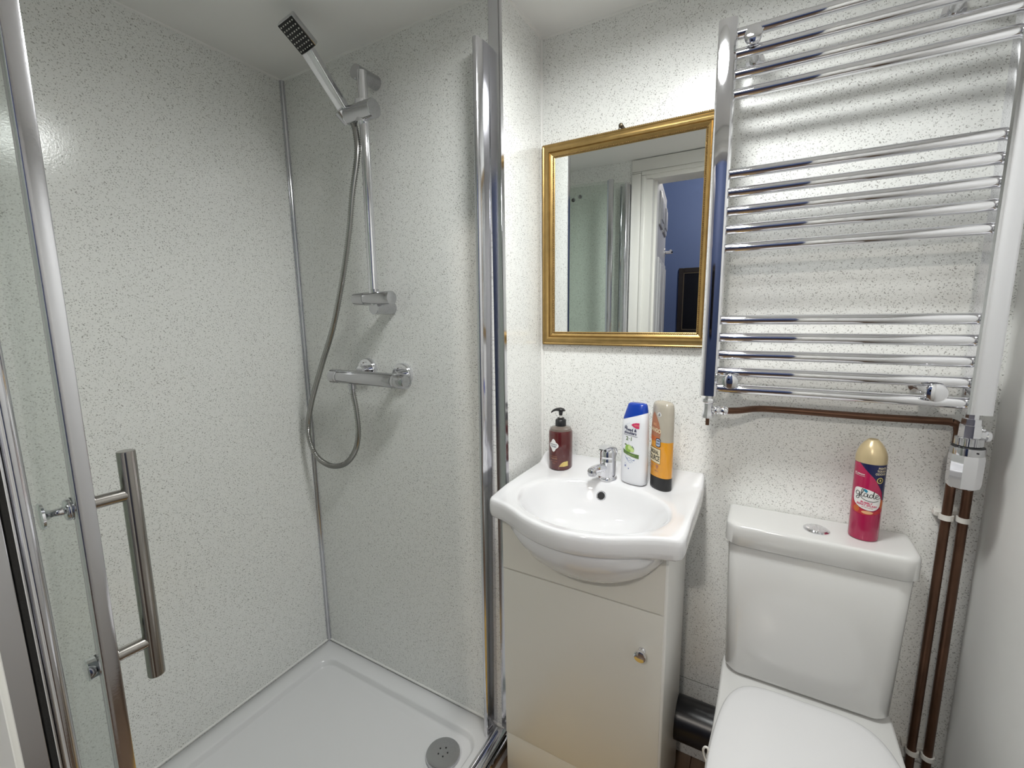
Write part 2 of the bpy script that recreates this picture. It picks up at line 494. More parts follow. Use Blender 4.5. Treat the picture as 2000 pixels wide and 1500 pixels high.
# dark picture on the hall wall
pr = thing('framed_picture', (-.60, -2.6, 1.25), 'dark framed picture on the blue hall wall, reflected in the mirror', 'picture')
PX0, PX1, PZ0, PZ1 = -.84, -.30, 1.06, 1.745
b = MB()
for lo, hi in (((PX0, -2.598, PZ0), (PX0 + .05, -2.565, PZ1)), ((PX1 - .05, -2.598, PZ0), (PX1, -2.565, PZ1)), ((PX0 + .05, -2.598, PZ0), (PX1 - .05, -2.565, PZ0 + .05)), ((PX0 + .05, -2.598, PZ1 - .05), (PX1 - .05, -2.565, PZ1))):
    b.box(lo, hi, .006, 1)
b.build('frame', 'pic_frame', pr, smooth=False)
MB().box((PX0 + .045, -2.596, PZ0 + .045), (PX1 - .045, -2.58, PZ1 - .045)).build('print', 'pic', pr, smooth=False)
b = MB()
for lo, hi in (((PX0 + .05, -2.58, PZ0 + .05), (PX0 + .056, -2.570, PZ1 - .05)), ((PX0 + .05, -2.58, PZ0 + .05), (PX1 - .05, -2.570, PZ0 + .056)), ((PX0 + .05, -2.58, PZ1 - .056), (PX1 - .05, -2.570, PZ1 - .05)), ((PX1 - .056, -2.58, PZ0 + .05), (PX1 - .05, -2.570, PZ1 - .05))):
    b.box(lo, hi)
b.build('inner_line', 'pic_line', pr, smooth=False)

# ------------------------------------------------------------------ lamps
lm = thing('ceiling_light', (-.20, .68, ZC), 'round white ceiling light over the bathroom, out of the frame', 'lamp')
MB().lathe((-.20, .68, ZC), (-.20, .68, ZC - .04), [(0, .125), (.034, .128), (.040, .125), (.040, .118), (.012, .117)], 48, False).build('housing', 'trim_white', lm)
MB().lathe((-.20, .68, ZC - .018), (-.20, .68, ZC - .06), [(0, .117), (.006, .116), (.009, .09), (.010, .05), (.0105, .01)], 48).build('diffuser', emit('lamp_glow', (.98, 1.0, .985), LAMP_STRENGTH), lm)
hl = thing('hall_fill_bulb', (-.2, -1.4, 3.3), 'fill bulb added to light the hall behind the camera', 'lamp')
MB().cyl((-.2, -1.4, 3.3), (-.2, -1.4, 2.55), .004, 8).build('flex', 'black', hl)
MB().sphere((-.2, -1.4, 2.49), .05).build('bulb', emit('hall_fill_glow', (1.0, .93, .84), HALL_FILL_STRENGTH), hl)  # added, unseen light source that brightens the blue wall in the mirror

# ------------------------------------------------------------------ shower tray
tr = thing('shower_tray', (-1.0, .54, 0), 'white low shower tray in the corner with a raised rim', 'shower tray')
def rr3(x0, y0, x1, y1, r, z):
    return [(p[0], p[1], z) for p in roundrect(x0, y0, x1, y1, r, 10)]
MB().loft([rr3(XL, YF, -.592, YS, .004, 0), rr3(XL, YF, -.592, YS, .004, .046), rr3(XL + .003, YF + .003, -.595, YS - .003, .006, .050),
           rr3(-1.352, YF + .06, -.660, .956, .055, .050), rr3(-1.345, YF + .067, -.667, .949, .052, .0455),
           rr3(-1.343, YF + .069, -.669, .947, .05, .031), rr3(-1.337, YF + .075, -.675, .941, .05, .0275), rr3(-.79, .80, -.70, .91, .04, .0255)]).build('basin', 'acrylic', tr, ang=60)
dr = MB().lathe((-.742, .868, .0255), (-.742, .868, .06), [(0, .045), (.005, .050), (.0105, .050), (.013, .0485), (.015, .040), (.016, .004)], 48).build('drain_cover', 'chrome_soft', tr)
for k in range(5):
    a = 2 * PI * k / 5 + .3
    MB().cyl((-.742 + .014 * math.cos(a), .868 + .014 * math.sin(a), .0410), (-.742 + .014 * math.cos(a), .868 + .014 * math.sin(a), .0418), .0024, 12).build('drain_hole', 'ink', dr)

# ------------------------------------------------------------------ shower frame: wall channels and floor track
sf = thing('shower_enclosure', (-.63, .55, .05), 'polished wall channels and floor track of the shower opening', 'shower frame')
def prof(outline, z0, z1, dx0=0, dx1=0):
    return MB().loft([[(p[0] + dx0, p[1], z0) for p in outline], [(p[0] + dx1, p[1], z1) for p in outline]])
oc = [(-.668, 1.010), (-.668, .984), (-.665, .980), (-.661, .980), (-.659, .972)]
oc += [(-.651 + .0095 * math.cos(R(a)), .972 + .013 * math.sin(R(a))) for a in range(190, 350, 16)]
oc += [(-.6415, .980), (-.640, .986), (-.640, 1.010)]
prof(oc, .052, 1.938, -.002, .016).build('wall_channel', 'alu', sf, ang=35)
prof([(-.671, 1.010), (-.671, .990), (-.667, .987), (-.667, 1.010)], .052, 1.93, -.002, .016).build('channel_lip', 'chrome', sf)
b = MB().box((-.690, YF, .052), (-.645, .1125, 1.938), .002, 1)
b.build('wall_channel', 'alu', sf)
MB().box((-.688, .1125, .055), (-.6455, .1170, 1.93), .0005, 1).build('brush_seal', 'rubber', sf)
MB().box((-.688, .1170, .055), (-.645, .1196, 1.935), .001, 1).build('seal_carrier', 'chrome', sf)
MB().cyl((-.6535, .1275, .06), (-.6535, .1275, 1.937), .0076, 24, .001).build('pivot_post', 'alu', sf)
tk = MB()
for (a, b_, h) in ((-.637, -.628, .068), (-.628, -.610, .060), (-.610, -.598, .074)):
    tk.box((a, .115, .050), (b_, .990, h), .0015, 2)
tk.box((-.598, .115, .030), (-.590, .99, .058), .001, 1)
tk.build('floor_track', 'chrome', sf)

# ------------------------------------------------------------------ folding glass door
sd = thing('shower_door', (-.70, .1795, .06), 'folded clear glass shower door with a long bar handle, at left', 'shower door', R(-4.5))
sd.rotation_euler = (R(-.55), 0, R(-4.5))
# local: +x points out of the shower, the leaf runs to -x, y is the leaf normal
H0, H1 = .0, 1.88
MB().box((-.425, -.003, H0), (-.006, .003, H1), .0006, 1).build('glass_panel', 'glass', sd, smooth=False, local=True)
MB().box((-.022, -.009, H0), (.0, .0085, H1 + .004), .0016, 2).build('closing_profile', 'alu', sd, local=True)
MB().box((-.030, -.0062, H0), (-.0215, .0062, H1), .001, 1).build('edge_gasket', 'gasket', sd, local=True)
MB().cyl((-.430, 0, H0), (-.430, 0, H1), .0055, 16).build('fold_hinge', 'alu', sd, local=True)
ga = math.atan2(.199 - .128, -1.120 + .664)
rg = MB()
rg.box((0, -.003, .06), (.44, .003, 1.94), .0006, 1, Matrix.Translation((-.664, .130, 0)) @ Matrix.Rotation(ga, 4, 'Z'))
rg.build('glass_panel', 'glass', sd, smooth=False)
for (lx, lz) in ((-.205, 1.81), (-.170, 1.822)):
    MB().lathe((lx, -.003, lz), (lx, -.012, lz), [(0, .010), (.004, .010), (.008, .006)], 16).build('hinge_bolt', 'chrome', sd, local=True)
hz = [1.0675 - .06, .849 - .06]
bar = MB().cyl((-.040, .053, .794 - .06), (-.040, .053, 1.127 - .06), .0103, 32, .0012).build('handle', 'steel', sd, local=True, ang=20)
for z_ in hz:
    MB().lathe((-.040, .003, z_), (-.040, .050, z_), [(0, .011), (.003, .011), (.003, .0085), (.044, .0085)], 24).build('standoff', 'steel', bar, local=True)
MB().lathe((-.040, -.003, hz[0]), (-.040, -.05, hz[0]), [(.0036, .0135), (.007, .0140), (.010, .0122), (.0115, .0055), (.021, .0048), (.025, .0075), (.0285, .0162), (.031, .0168), (.0325, .015)], 28).build('knob', 'chrome', bar, local=True)
MB().lathe((-.040, -.003, hz[1]), (-.040, -.05, hz[1]), [(.0036, .0135), (.013, .0145), (.0145, .0132)], 28).build('knob', 'chrome', bar, local=True)
for z_ in hz:
    MB().cyl((-.040, -.0028, z_), (-.040, -.0066, z_), .0143, 24).build('washer', 'black', bar, local=True)

# ------------------------------------------------------------------ shower riser rail, handset, mixer, hose
YR, XRL = .945, -.988
rl = thing('riser_rail', (XRL, YS, 1.35), 'chrome riser rail with wall brackets and slider on shower wall', 'shower rail')
MB().cyl((XRL - .004, YR, 1.345), (XRL + .002, YR, 1.945), .0130, 24).build('rail', 'chrome', rl)
MB().cyl((-.999, YS, 1.944), (-.999, .9325, 1.944), .0185, 32, .0012).build('wall_bracket', 'chrome_soft', rl, ang=20)
MB().cyl((-.985, YS, 1.322), (-.985, .935, 1.322), .0185, 32, .0012).build('wall_bracket', 'chrome_soft', rl, ang=20)
b = MB().cyl((-1.022, YR, 1.349), (-.922, YR, 1.349), .0195, 32, .0012)
b.cyl((XRL, YR, 1.33), (XRL, YR, 1.375), .013, 20)
b.build('rail_end_clamp', 'chrome_soft', rl)
MB().lathe((-1.022, YR, 1.349), (-1.075, YR, 1.349), [(0, .0195), (.002, .0175), (.005, .0185), (.046, .0165), (.048, .0145)], 32).build('clamp_knob', 'chrome_soft', rl)
MB().cyl((-1.036, .937, 1.842), (-.940, .937, 1.842), .0240, 32, .0012).build('slider', 'chrome_soft', rl, ang=20)
MB().cyl((-1.040, .937, 1.842), (-1.036, .937, 1.842), .0225, 32).build('slider_ring', 'chrome', rl)
MB().cyl((XRL, .937, 1.815), (XRL, .937, 1.871), .0160, 20).build('slider_collar', 'chrome', rl)
MB().lathe((-1.043, .938, 1.825), (-1.043 - .012, .938 - .06, 1.825 + .064), [(0, .010), (.01, .0125), (.034, .0140), (.036, .012)], 20).build('handset_socket', 'chrome_soft', rl)

hb = Vector((-1.0391, .937, 1.8439)); hh = Vector((-1.0606, .81, 1.987))
ax = (hh - hb).normalized()
wv = Vector((.972, .0829, .2198)); wv = (wv - ax * wv.dot(ax)).normalized()
nv = ax.cross(wv)
if nv.y > 0: nv = -nv
hax = (ax * math.cos(R(16)) + nv * math.sin(R(16))).normalized()      # the head is pitched forward on its handle
hnv = (nv * math.cos(R(16)) - ax * math.sin(R(16))).normalized()
def hs(u, v, n_): return hh + wv * u + hax * v + hnv * n_
ht = thing('shower_handset', hb, 'chrome square shower handset with black nozzle face, tilted on its slider', 'shower head')
def obox(u0, u1, v0, v1, n0, n1, bev):
    m4 = Matrix(((wv.x, hax.x, hnv.x, hh.x), (wv.y, hax.y, hnv.y, hh.y), (wv.z, hax.z, hnv.z, hh.z), (0, 0, 0, 1)))
    return MB().box((u0, v0, n0), (u1, v1, n1), bev, 2, m4)
obox(-.0265, .0265, -.0375, .0375, -.020, -.001, .003).build('head', 'chrome_soft', ht)
fc = obox(-.0248, .0248, -.0355, .0355, -.003, 0.0, .0006).build('nozzle_plate', 'nozzle_face', ht)
b = MB()
for i in range(6):
    for j in range(7):
        c0 = hs(-.0195 + .0078 * i, -.0292 + .0097 * j, 0)
        b.cyl(c0, c0 + hnv * .0012, .0017, 8)
b.build('nozzles', 'nozzle', fc, kind='stuff')
Lh = (hh - hb).length
hp = hb + ax * (Lh - .036)
def hring(t, hu, hn):
    c0 = hb + ax * t
    pts = roundrect(-hu, -hn, hu, hn, min(hu, hn) * .22, 3)
    return [c0 + wv * p[0] + nv * (p[1] - .009 * (t / Lh)) for p in pts]
MB().loft([hring(.0, .009, .009), hring(.016, .011, .011), hring(.020, .0135, .0120), hring(Lh - .045, .0165, .0105), hring(Lh - .036, .0165, .0095)]).build('handle', 'chrome', ht)
MB().lathe(hb, hb - ax * .03, [(-.002, .010), (.008, .0095), (.012, .008)], 16).build('hose_nut', 'chrome', ht)

mx = thing('shower_mixer', (-1.03, YS, 1.115), 'chrome bar mixer valve on the shower wall below the rail', 'shower mixer')
YM = .95
MB().cyl((-1.165, YM, 1.112), (-.935, YM, 1.112), .0215, 36, .001).build('body', 'chrome_soft', mx)
MB().lathe((-1.167, YM, 1.112), (-1.205, YM, 1.112), [(0, .0205), (.001, .022), (.009, .022), (.010, .0205), (.011, .0222), (.033, .0222), (.036, .0195), (.0365, .006)], 36).build('flow_knob', 'chrome_soft', mx)
kn = MB().lathe((-.933, YM, 1.112), (-.88, YM, 1.112), [(0, .0205), (.001, .0222), (.010, .0222), (.011, .0208), (.012, .0224), (.044, .0224), (.047, .020), (.0472, .015), (.0462, .0145), (.0462, .003)], 36)
kn.box((-.915, YM - .027, 1.118), (-.89, YM - .018, 1.126), .002, 2)
kn.build('temperature_knob', 'chrome_soft', mx)
for xx, zz in ((-1.100, 1.132), (-.952, 1.122)):
    MB().lathe((xx, YS, zz), (xx, .95, zz), [(0, .036), (.011, .036), (.015, .033), (.015, .024), (.012, .022), (.012, .014), (.04, .013)], 32).build('wall_flange', 'chrome', mx)
MB().lathe((-1.117, YM + .003, 1.093), (-1.117, YM + .003, 1.05), [(0, .0095), (.006, .0095), (.006, .0125), (.018, .0125), (.020, .0095), (.03, .0085)], 20).build('hose_outlet', 'chrome_soft', mx)

hose_pts = [(-1.024, .936, 1.830), (-1.012, .936, 1.795), (-1.007, .931, 1.736), (-1.030, .925, 1.634), (-1.061, .93, 1.528), (-1.108, .935, 1.402), (-1.170, .94, 1.265),
            (-1.245, .945, 1.142), (-1.312, .95, 1.026), (-1.352, .955, .932), (-1.349, .955, .868), (-1.312, .955, .819), (-1.246, .955, .802), (-1.176, .955, .822),
            (-1.126, .955, .873), (-1.106, .955, .935), (-1.108, .955, 1.005), (-1.117, .953, 1.070)]
hc = catmull([Vector(p) for p in hose_pts], 12)
acc = [0]
for p, q in zip(hc, hc[1:]): acc.append(acc[-1] + (q - p).length)
nn = int(acc[-1] / .0030)
res = []
j = 0
for k in range(nn + 1):
    s_ = acc[-1] * k / nn
    while j < len(acc) - 2 and acc[j + 1] < s_: j += 1
    res.append(hc[j].lerp(hc[j + 1], (s_ - acc[j]) / max(1e-9, acc[j + 1] - acc[j])))
tag(MB().tube(res, .0078, 12, 1, ridge=.16).build('shower_hose', 'mesh_steel', ang=80), 'ribbed steel shower hose looping down from handset to mixer', 'hose')

# ------------------------------------------------------------------ vanity unit
VX0, VX1, VY = -.566, -.150, .935
vu = thing('vanity_cabinet', (-.358, 1.08, 0), 'cream white vanity cabinet with one door below the basin', 'cabinet')
b = MB().box((VX0, VY + .02, .0), (VX0 + .016, 1.20, .81), .001, 1)
b.box((VX1 - .016, VY + .002, .0), (VX1, 1.20, .81), .006, 3)
b.box((VX0 + .016, 1.185, 0), (VX1 - .016, 1.20, .80)).box((VX0 + .016, VY + .02, .13), (VX1 - .016, 1.185, .146))
b.build('body', 'cab_edge', vu)
cut = [(.1990, .812), (.1960, .789), (.1788, .761), (.1535, .729), (.1185, .704), (.0680, .6835), (.03, .6775)]
fo = [(VX0, .640), (VX1 - .006, .640), (VX1 - .006, .812)] + [(-.345 + a, z_) for a, z_ in cut if -.345 + a < VX1 - .008] + [(-.345 - a, z_) for a, z_ in reversed(cut)] + [(VX0, .812)]
MB().loft([[(p[0], VY, p[1]) for p in fo], [(p[0], VY + .018, p[1]) for p in fo]]).build('fascia', 'cab', vu, smooth=False)
dd = MB().box((VX0, VY, .138), (VX1 - .006, VY + .018, .6365), .0012, 2).build('door', 'cab', vu)
MB().box((VX0 + .001, VY + .002, .0), (VX1 - .008, VY + .018, .1355), .0012, 2).build('plinth', 'cab', vu)
MB().box((VX0 + .002, VY + .012, .05), (VX1 - .01, VY + .02, .66)).build('shadow_gap', 'gap', vu, smooth=False)
MB().lathe((-.200, VY, .538), (-.200, VY - .03, .538), [(0, .0085), (.003, .0085), (.006, .006), (.014, .0065), (.018, .012), (.021, .0135), (.0245, .0130), (.0255, .011)], 28).build('knob', 'chrome', dd)
MB().box((VX0 - .002, VY - .0012, 0), (VX1 - .008, VY + .0022, .010), .001, 2).build('base_strip', 'seal', vu)

# ------------------------------------------------------------------ basin
BX, BYc = -.345, .992
N = 160
half = [(0, 1.238), (.12, 1.238), (.205, 1.238), (.226, 1.228), (.2305, 1.19), (.2315, 1.10), (.2315, .98), (.232, .915), (.2305, .893), (.222, .880), (.205, .875), (.182, .868), (.150, .853), (.105, .828), (.055, .810), (0, .803)]
ol = [(BX + p[0], p[1]) for p in half] + [(BX - p[0], p[1]) for p in reversed(half[1:-1])]
OUT = closed_curve(ol, N)
cen = Vector((BX, BYc, 0))
def ell(a, b_, cy=BYc, cx=BX, bf=None):
    o = []
    for p in OUT:
        d = p - Vector((cx, cy, 0))
        an = math.atan2(d.y / b_, d.x / a)
        yy = b_ if math.sin(an) > 0 or bf is None else bf
        o.append(Vector((cx + a * math.cos(an), cy + yy * math.sin(an), 0)))
    return o
def sc(f): return [cen + (p - cen) * f for p in OUT]
def mixr(A, B, t_): return [p.lerp(q, t_) for p, q in zip(A, B)]
def sstep(a, b_, x_):
    t_ = max(0, min(1, (x_ - a) / (b_ - a))); return t_ * t_ * (3 - 2 * t_)
def lift(ring, z, up=1.0):
    o = []
    for p in ring:
        u_ = sstep(1.165, 1.218, p.y) * .024
        sd_ = sstep(.205, .228, abs(p.x - BX)) * sstep(.9, .98, p.y) * .006
        o.append((p.x, p.y, z + (u_ + sd_) * up))
    return o
def flat(ring, z): return [(p.x, p.y, z) for p in ring]
E1 = ell(.190, .150, .985, bf=.150)
bs = thing('washbasin', (BX, 1.02, .81), 'white ceramic basin with bowed front on the vanity cabinet', 'basin')
rings = [flat(ell(.07, .05, 1.0), .672), flat(ell(.10, .075, .99), .684), flat(ell(.135, .105, .985), .704), flat(ell(.165, .135, .983), .730), flat(ell(.188, .158, .982), .762),
         flat(ell(.205, .172, .982), .790), flat(mixr(ell(.205, .172, .982), sc(.93), .6), .801), lift(sc(.975), .804, .0), lift(sc(.992), .808, .0), lift(sc(1.0), .818, 0), lift(sc(1.0), .836, .8),
         lift(sc(.996), .845, 1), lift(sc(.986), .8495, 1), lift(sc(.968), .8515, 1), lift(mixr(sc(.965), E1, .35), .8495, 1), lift(mixr(sc(.96), E1, .75), .8485, .6), flat(E1, .847),
         flat(ell(.184, .145, .985), .8445), flat(ell(.178, .139, .985), .838), flat(ell(.170, .131, .986), .825), flat(ell(.158, .120, .988), .805), flat(ell(.138, .102, .99), .780), flat(ell(.108, .078, .992), .760), flat(ell(.065, .046, .995), .750), flat(ell(.02, .02, 1.0), .747)]
MB().loft(rings).build('bowl', 'ceramic', bs, ang=75)
ov = MB().lathe((-.360, 1.117, .809), (-.360, 1.1082, .8138), [(0, .0085), (.004, .0135), (.0075, .0135), (.009, .0115), (.008, .0095), (.0055, .008)], 28, True).build('overflow_ring', 'chrome_soft', bs)
MB().lathe((-.360, 1.117, .809), (-.360, 1.1082, .8138), [(.002, .006), (.0084, .0096)], 20).build('overflow_hole', 'ink', ov)
MB().lathe((BX, 1.0, .746), (BX, 1.0, .756), [(0, .022), (.004, .022), (.006, .018)], 28).build('waste', 'chrome', bs)

# ------------------------------------------------------------------ tap
tp = thing('basin_tap', (-.357, 1.155, .849), 'small chrome lever tap at the back of the white basin', 'tap')
tx, ty = -.357, 1.155
MB().lathe((tx, ty, .847), (tx, ty, .95), [(0, .0265), (.004, .0265), (.008, .0245), (.009, .0225), (.030, .0225), (.050, .0220), (.060, .0215), (.064, .019), (.066, .014)], 36).build('body', 'chrome', tp)
MB().tube([(tx, ty - .006, .882), (tx - .008, ty - .022, .884), (tx - .018, ty - .040, .884), (tx - .027, ty - .055, .881)], .0115, 18, 4).build('spout', 'chrome', tp)
MB().lathe((tx - .026, ty - .053, .886), (tx - .026, ty - .053, .860), [(0, .0105), (.004, .0125), (.014, .0125), (.0145, .0105), (.018, .0105)], 24).build('aerator', 'chrome_soft', tp)
lv = []
for (dy, z_, hw, th) in ((.020, .900, .017, .007), (.019, .918, .021, .007), (.012, .932, .0215, .006), (-.005, .940, .019, .005), (-.030, .944, .014, .0035), (-.055, .944, .010, .0025), (-.066, .9435, .007, .0015)):
    lv.append([(tx + hw * math.cos(2 * PI * k / 16), ty + dy * 1 + (0 if dy < 0 else .006) + 0, z_) for k in range(1)])
b = MB()
rings = []
for (dy, z_, hw, th) in ((.021, .903, .016, .004), (.020, .918, .021, .005), (.011, .933, .0215, .006), (-.008, .941, .019, .005), (-.030, .9455, .014, .0035), (-.052, .9455, .010, .0028), (-.060, .945, .006, .0018)):
    rings.append([(tx + hw * math.cos(2 * PI * k / 20), ty + dy, z_ + th * math.sin(2 * PI * k / 20)) for k in range(20)])
b.loft(rings)
b.lathe((tx, ty, .908), (tx, ty, .94), [(0, .0215), (.016, .0215), (.026, .017), (.030, .008)], 28)
lvo = b.build('lever', 'chrome', tp, ang=60)
MB().cyl((tx - .002, ty - .019, .9325), (tx - .002, ty - .0225, .9325), .003, 12).build('indicator', 'ink', lvo)

# ------------------------------------------------------------------ print helpers (flat print wrapped on a bottle)
class Section:
    """cross-section outline given as a closed list of (x, y) starting at the front centre (0, -d), going to +x"""
    def __init__(s, pts):
        s.p = [Vector((a, b_)) for a, b_ in pts]
        s.n = len(s.p)
        s.acc = [0]
        for i in range(s.n): s.acc.append(s.acc[-1] + (s.p[(i + 1) % s.n] - s.p[i]).length)
    def at(s, u):
        u = u % s.acc[-1]
        lo, hi = 0, s.n
        while hi - lo > 1:
            md = (lo + hi) // 2
            if s.acc[md] <= u: lo = md
            else: hi = md
        a, b_ = s.p[lo], s.p[(lo + 1) % s.n]
        q = a.lerp(b_, (u - s.acc[lo]) / max(1e-9, s.acc[lo + 1] - s.acc[lo]))
        d = b_ - a
        nrm = Vector((d.y, -d.x)).normalized()
        return q, nrm
def superell(wd, dp, e, n=72):
    o = []
    for k in range(n):
        a = -PI / 2 + 2 * PI * k / n
        c_, s_ = math.cos(a), math.sin(a)
        o.append((wd / 2 * math.copysign(abs(c_) ** (2 / e), c_), dp / 2 * math.copysign(abs(s_) ** (2 / e), s_)))
    return o
def wrap(bm, sec, off, scale=None):
    us = [v.co.x for v in bm.verts]
    if not us: return
    u = min(us)
    while u < max(us):
        u += .003
        bmesh.ops.bisect_plane(bm, geom=bm.verts[:] + bm.edges[:] + bm.faces[:], plane_co=(u, 0, 0), plane_no=(1, 0, 0))
    for v in bm.verts:
        q, nrm = sec.at(v.co.x)
        f = scale(v.co.y) if scale else 1.0
        v.co = Vector((q.x * f + nrm.x * off, q.y * f + nrm.y * off, v.co.y))
def poly2d(loops):
    bm = bmesh.new()
    for lp in loops:
        bm.faces.new([bm.verts.new((p[0], p[1], 0)) for p in lp])
    bmesh.ops.triangulate(bm, faces=bm.faces[:])
    return bm
def ribbon2d(lines, wd):
    bm = bmesh.new()
    for ln in lines:
        P = catmull([Vector((p[0], p[1], 0)) for p in ln], 6) if len(ln) > 2 else [Vector((p[0], p[1], 0)) for p in ln]
        L_, R_ = [], []
        for i, p in enumerate(P):
            d = (P[min(i + 1, len(P) - 1)] - P[max(i - 1, 0)]).normalized()
            nn_ = Vector((-d.y, d.x, 0)) * wd / 2
            L_.append(bm.verts.new(p + nn_)); R_.append(bm.verts.new(p - nn_))
        for i in range(len(P) - 1):
            bm.faces.new((L_[i], R_[i], R_[i + 1], L_[i + 1]))
    return bm
def text2d(s, size, cx, cy, tilt=0.0, sx=1.0, bold=0.0):
    c = bpy.data.curves.new('t', 'FONT')
    c.body = s; c.size = size; c.align_x = 'CENTER'; c.align_y = 'CENTER'; c.resolution_u = 3
    c.offset = bold
    o = bpy.data.objects.new('t', c)
    COL.objects.link(o)
    dg = bpy.context.evaluated_depsgraph_get()
    me = bpy.data.meshes.new_from_object(o.evaluated_get(dg))
    bm = bmesh.new(); bm.from_mesh(me)
    bpy.data.objects.remove(o); bpy.data.curves.remove(c); bpy.data.meshes.remove(me)
    for v in bm.verts:
        x_, y_ = v.co.x * sx, v.co.y
        v.co = Vector((cx + x_ * math.cos(tilt) - y_ * math.sin(tilt), cy + x_ * math.sin(tilt) + y_ * math.cos(tilt), 0))
    return bm
def label(parent, name, bm, sec, off, m, scale=None, label_=None):
    wrap(bm, sec, off, scale)
    me = bpy.data.meshes.new(name)
    bm.to_mesh(me); bm.free()
    me.materials.append(M[m])
    o = bpy.data.objects.new(name, me)
    COL.objects.link(o)
    o.parent = parent
    if label_: o['label'] = label_
    return o
def circ(cx, cy, rx, ry=None, n=24): return [(cx + rx * math.cos(2 * PI * k / n), cy + (ry or rx) * math.sin(2 * PI * k / n)) for k in range(n)]

# ------------------------------------------------------------------ soap pump
ZL = .8515
sp = thing('soap_dispenser', (-.505, 1.172, ZL), 'dark red liquid soap bottle with black pump at the basin back corner', 'soap bottle', R(6))
rS = .0345
MB().lathe((0, 0, 0), (0, 0, 1), [(0, rS - .004), (.001, rS - .001), (.004, rS), (.108, rS), (.1125, rS - .0015), (.1135, rS - .004)], 48).build('bottle', 'soap', sp, local=True)
MB().lathe((0, 0, .1130), (0, 0, 1), [(0, rS - .003), (.006, rS - .004), (.009, rS - .008), (.011, .017), (.013, .0145)], 48).build('shoulder', 'soap_clear', sp, local=True)
b = MB().lathe((0, 0, .124), (0, 0, 1), [(0, .0145), (.001, .0158), (.018, .0155), (.021, .013), (.022, .010), (.025, .0095)], 36)
pu = b.build('pump_collar', 'black', sp, local=True)
MB().cyl((0, 0, .149), (0, 0, .158), .0042, 16).build('pump_stem', 'clip', pu, local=True)
b = MB().lathe((0, 0, .156), (0, 0, 1), [(0, .005), (.010, .0062), (.013, .008)], 20)
rings = []
for (q, z_, hw, th) in ((.013, .170, .005, .002), (.008, .172, .010, .0045), (-.002, .1735, .0115, .0052), (-.014, .172, .008, .0042), (-.023, .168, .0055, .0036), (-.029, .163, .004, .003)):
    rings.append([(q * math.cos(R(-12)) - hw * math.cos(2 * PI * k / 16) * math.sin(R(-12)) * 0 , q * math.sin(R(-12)) * 0 + hw * math.cos(2 * PI * k / 16), z_ + th * math.sin(2 * PI * k / 16)) for k in range(16)])
b.loft(rings)
b.build('pump_head', 'black', pu, local=True, ang=60)
SEC = Section([(rS * math.sin(2 * PI * k / 72), -rS * math.cos(2 * PI * k / 72)) for k in range(72)])
cz = .073
def quatre(cx, cy, r):
    o = []
    for k in range(48):
        a = 2 * PI * k / 48
        rr_ = r * (1.0 + .17 * math.cos(4 * a))
        o.append((cx + rr_ * math.cos(a) * .92, cy + rr_ * math.sin(a) * 1.08))
    return o
# the emblem and small print
label(sp, 'emblem', poly2d([quatre(-.0115, cz, .0150)]), SEC, .0003, 'white_ink')
label(sp, 'emblem_text', text2d('BOTANICAL', .0046, -.0115, cz + .0030, -.03, .95, .0001), SEC, .0006, 'navy')
label(sp, 'emblem_text', text2d('TONES', .0062, -.0115, cz - .0035, -.03, 1, .0001), SEC, .0006, 'navy')
for i, (s_, z_) in enumerate((('NOURISHING', .040), ('HAND WASH', .034), ('WITH CITRUS', .026), ('300 ML', .020))):
    label(sp, 'small_print', text2d(s_, .0038, -.010, z_, 0, .9), SEC, .0004, 'brown_ink' if i != 1 else 'peach_ink')
label(sp, 'fruit_print', poly2d([[(.006, .0115), (.012, .021), (.019, .0255), (.029, .027), (.0325, .0265), (.0325, .013), (.02, .0115)]]), SEC, .0003, 'yellow_ink')
label(sp, 'fruit_print', ribbon2d([[(.010, .0125), (.013, .019)], [(.014, .0125), (.019, .023)]], .0006), SEC, .0005, 'orange_ink')

# ------------------------------------------------------------------ shampoo bottle
sh = thing('shampoo_bottle', (-.283, 1.150, ZL - .002), 'white shampoo bottle with slanted royal blue cap beside the tap', 'shampoo bottle', R(-14))
def oval(wd, dp, e, z, dx=0):
    return [(p[0] + dx, p[1], z) for p in superell(wd, dp, e, 64)]
W0, D0 = .071, .042
def slant(ring, k):                       # tilt the joint between bottle and cap
    return [(p[0], p[1], p[2] + p[0] * k) for p in ring]
MB().loft([oval(W0 - .014, D0 - .012, 2.4, 0), oval(W0 - .005, D0 - .004, 2.6, .003), oval(W0 - .001, D0 - .001, 2.6, .009), oval(W0, D0, 2.6, .03), oval(W0, D0, 2.6, .12), oval(W0 - .001, D0 - .001, 2.6, .155),
           slant(oval(W0 - .003, D0 - .003, 2.6, .180), .36), slant(oval(W0 - .006, D0 - .006, 2.6, .1835), .36)]).build('bottle', 'shampoo', sh, local=True, ang=50)
MB().loft([slant(oval(W0 - .005, D0 - .005, 2.6, .1835), .36), slant(oval(W0 - .006, D0 - .006, 2.6, .187), .34), oval(W0 - .020, D0 - .012, 2.5, .213, .005), oval(W0 - .025, D0 - .016, 2.5, .2165, .0055), oval(W0 - .036, D0 - .024, 2.4, .2180, .006)]).build('cap', 'blue_cap', sh, local=True, ang=50)
SH = Section(superell(W0, D0, 2.6, 96))
label(sh, 'pink_flag', poly2d([[(-.001, .1625), (.004, .1665), (.012, .1690), (.021, .1695), (.0205, .1545), (.013, .1545), (.006, .1575)]]), SH, .0004, 'pink_ink')
label(sh, 'flag_text', text2d('NEW', .0058, .0135, .1622, -.04), SH, .0007, 'peach_ink')
label(sh, 'swirl_badge', poly2d([circ(-.0165, .1545, .0042)]), SH, .0004, 'navy')
